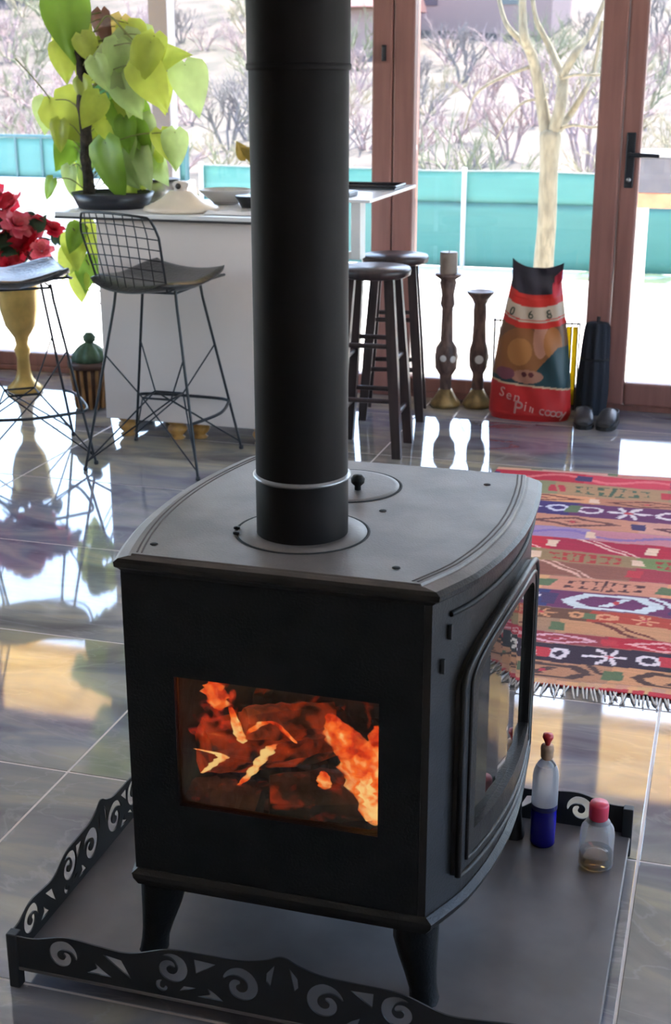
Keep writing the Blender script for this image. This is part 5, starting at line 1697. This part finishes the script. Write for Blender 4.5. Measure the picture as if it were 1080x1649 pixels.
# barbecue table beyond the door
bq = thing('barbecue_table', 'grey steel barbecue table on white legs beyond the door', 'barbecue', (0.35, 8.0, GZ))
MB().bbox(-0.66, 0.75, -0.30, 0.30, 0.865, 1.10, 0.01).build('grill_box', mat('blue_grey_steel', (0.11, 0.115, 0.14), 0.5, vary=0.1), bq)
MB().bbox(-0.68, 0.77, -0.31, 0.31, 1.10, 1.125, 0.006).build('lid', mat('light_grey_steel', (0.30, 0.31, 0.31), 0.45), bq)
MB().bbox(-0.66, 0.75, -0.30, 0.30, 0.765, 0.865, 0.006).build('brick_shelf', mat('orange_brick_shelf', (0.56, 0.30, 0.17), 0.9, color2=(0.62, 0.20, 0.12), scale=9), bq)
for lx, ly in ((-0.63, -0.27), (0.72, -0.27), (-0.63, 0.27), (0.72, 0.27)):
    MB().bbox(lx - 0.03, lx + 0.03, ly - 0.03, ly + 0.03, 0, 0.765, 0.004).build('leg', M_white, bq)

# village houses on the slope
M_hw = mat('house_wall', (0.30, 0.20, 0.18), 0.9)
M_roof = mat('red_tile_roof', (0.20, 0.080, 0.075), 0.9, vary=0.2, scale=2)
M_win = mat('house_window', (0.06, 0.07, 0.09), 0.2)


def house(x, y, w, d, h, label):
    z = hz(x, y) - 0.5
    s = thing('house', label, 'house', (x, y, z))
    MB().box(-w / 2, w / 2, -d / 2, d / 2, 0, h).build('wall', M_hw, s)
    rf = MB()
    e = 0.4
    rf.add([(-w / 2 - e, -d / 2 - e, h - .05), (w / 2 + e, -d / 2 - e, h - .05), (w / 2 + e, d / 2 + e, h - .05), (-w / 2 - e, d / 2 + e, h - .05), (-w / 2 - e, 0, h + d * .32), (w / 2 + e, 0, h + d * .32)],
           [(0, 1, 5, 4), (2, 3, 4, 5), (0, 4, 3), (1, 2, 5), (3, 2, 1, 0)])
    rf.build('roof', M_roof, s)
    n_ = int(w // 2.2)
    for k in range(n_):
        xx = -w / 2 + (k + .5) * w / n_
        MB().box(xx - .35, xx + .35, -d / 2 - .03, -d / 2 + .05, h * .4, h * .8).build('window', M_win, s)
    return s


house(-10.9, 38, 2.6, 4.0, 1.5, 'red roofed house on the slope left of the window post')
house(-8.2, 44, 5.2, 5.0, 2.3, 'long pink roofed house on the slope behind the bare tree')
house(-30, 52, 7, 5, 3.2, 'red roofed house far up the slope at the left')
house(-19, 56, 6, 5, 2.8, 'pale house high on the slope behind the porch post')


# bare shrubs over the slope
def shrub_mesh(name, seed, m, h=1.8, spread=.5, n0=9):
    rnd = random.Random(seed)
    mb = MB()
    def grow(p, d, L_, r_, lev):
        q = p + d * L_
        mid = (p + q) / 2 + Vector((rnd.uniform(-.1, .1), rnd.uniform(-.1, .1), rnd.uniform(-.03, .06))) * L_
        mb.tube([p, mid, q], [r_, r_ * .8, r_ * .6], 4, cap=False)
        if lev == 0: return
        for _ in range(3 if lev > 1 else 4):
            dd = (d + Vector((rnd.uniform(-1, 1), rnd.uniform(-1, 1), rnd.uniform(-.45, .8))) * .75).normalized()
            grow(p.lerp(q, rnd.uniform(.45, 1)), dd, L_ * rnd.uniform(.55, .75), r_ * .55, lev - 1)
    for k in range(n0):
        a = 2 * PI * k / n0 + rnd.uniform(-.3, .3)
        d = Vector((math.cos(a) * spread, math.sin(a) * spread, 1)).normalized()
        grow(Vector((math.cos(a) * .05, math.sin(a) * .05, 0)), d, h * rnd.uniform(.32, .48), .020 * h, 3)
    return mb.mesh(name, m)


M_s1 = mat('grey_twigs', (0.18, 0.155, 0.148), 1.0)
M_s2 = mat('pinkish_twigs', (0.32, 0.23, 0.22), 1.0)
M_s3 = mat('straw_twigs', (0.34, 0.285, 0.19), 1.0)
M_s4 = mat('olive_twigs', (0.20, 0.20, 0.125), 1.0)
SH = [shrub_mesh('shrub', 21, M_s1, 1.8, .5, 5), shrub_mesh('shrub', 22, M_s2, 1.5, .8, 6), shrub_mesh('shrub', 23, M_s3, 1.3, .9, 6), shrub_mesh('shrub', 24, M_s4, 1.7, .7, 6), shrub_mesh('shrub', 25, M_s2, 2.0, .4, 5)]
SL = ['bare grey twigged shrub on the slope beyond the fence', 'pinkish bare shrub on the slope beyond the fence', 'straw coloured bare shrub on the slope beyond the fence', 'olive green shrub on the slope beyond the fence', 'tall pinkish bare shrub on the slope beyond the fence']
SG = ['grey shrubs on the slope', 'pinkish shrubs on the slope', 'straw shrubs on the slope', 'olive shrubs on the slope', 'tall pinkish shrubs on the slope']
rnd = random.Random(77)
HOUSES = ((-10.9, 38, 3.5), (-8.2, 44, 4.5), (-30, 52, 6), (-19, 56, 5.5))
placed = []
tries = 0
SW_ = ('grey twigged', 'low pinkish', 'straw coloured', 'olive green', 'tall pinkish')
SR_ = (0.75, 0.95, 0.85, 0.95, 0.75)
while len(placed) < 96 and tries < 4000:
    tries += 1
    t_ = rnd.random()
    y_ = 12.0 + 34 * t_ ** 1.25
    dep = y_ + 1.8
    fx = rnd.uniform(-1, 1)
    x = 0.38 - 0.296 * dep + fx * 0.30 * dep
    k = rnd.randrange(5)
    s_ = rnd.uniform(.7, 1.15) * (0.75 + 0.35 * t_)
    rad = SR_[k] * s_
    if any((x - a) ** 2 + (y_ - b) ** 2 < (rad + c) ** 2 for a, b, c in placed): continue
    if any((x - a) ** 2 + (y_ - b) ** 2 < (rad + c) ** 2 for a, b, c in HOUSES): continue
    placed.append((x, y_, rad))
    o = bpy.data.objects.new('shrub', SH[k])
    link(o)
    o.location = (x, y_, hz(x, y_) - 0.05); o.rotation_euler = (0, 0, rnd.uniform(0, 6.3)); o.scale = (s_, s_, s_)
    where = 'just beyond the fence' if y_ < 17 else 'low on the slope' if y_ < 23 else 'halfway up the slope' if y_ < 31 else 'high on the slope'
    pane = 'seen left of the pothos' if fx < -.72 else 'seen above the counter' if fx < -.30 else 'hidden by the flue pipe' if fx < .06 else 'seen left of the bare tree' if fx < .50 else 'seen beside the bare tree' if fx < .74 else 'seen through the door'
    tag(o, '%s shrub %s, %s' % (SW_[k], where, pane), 'shrub', '%s shrubs %s, %s' % (SW_[k], where, pane))
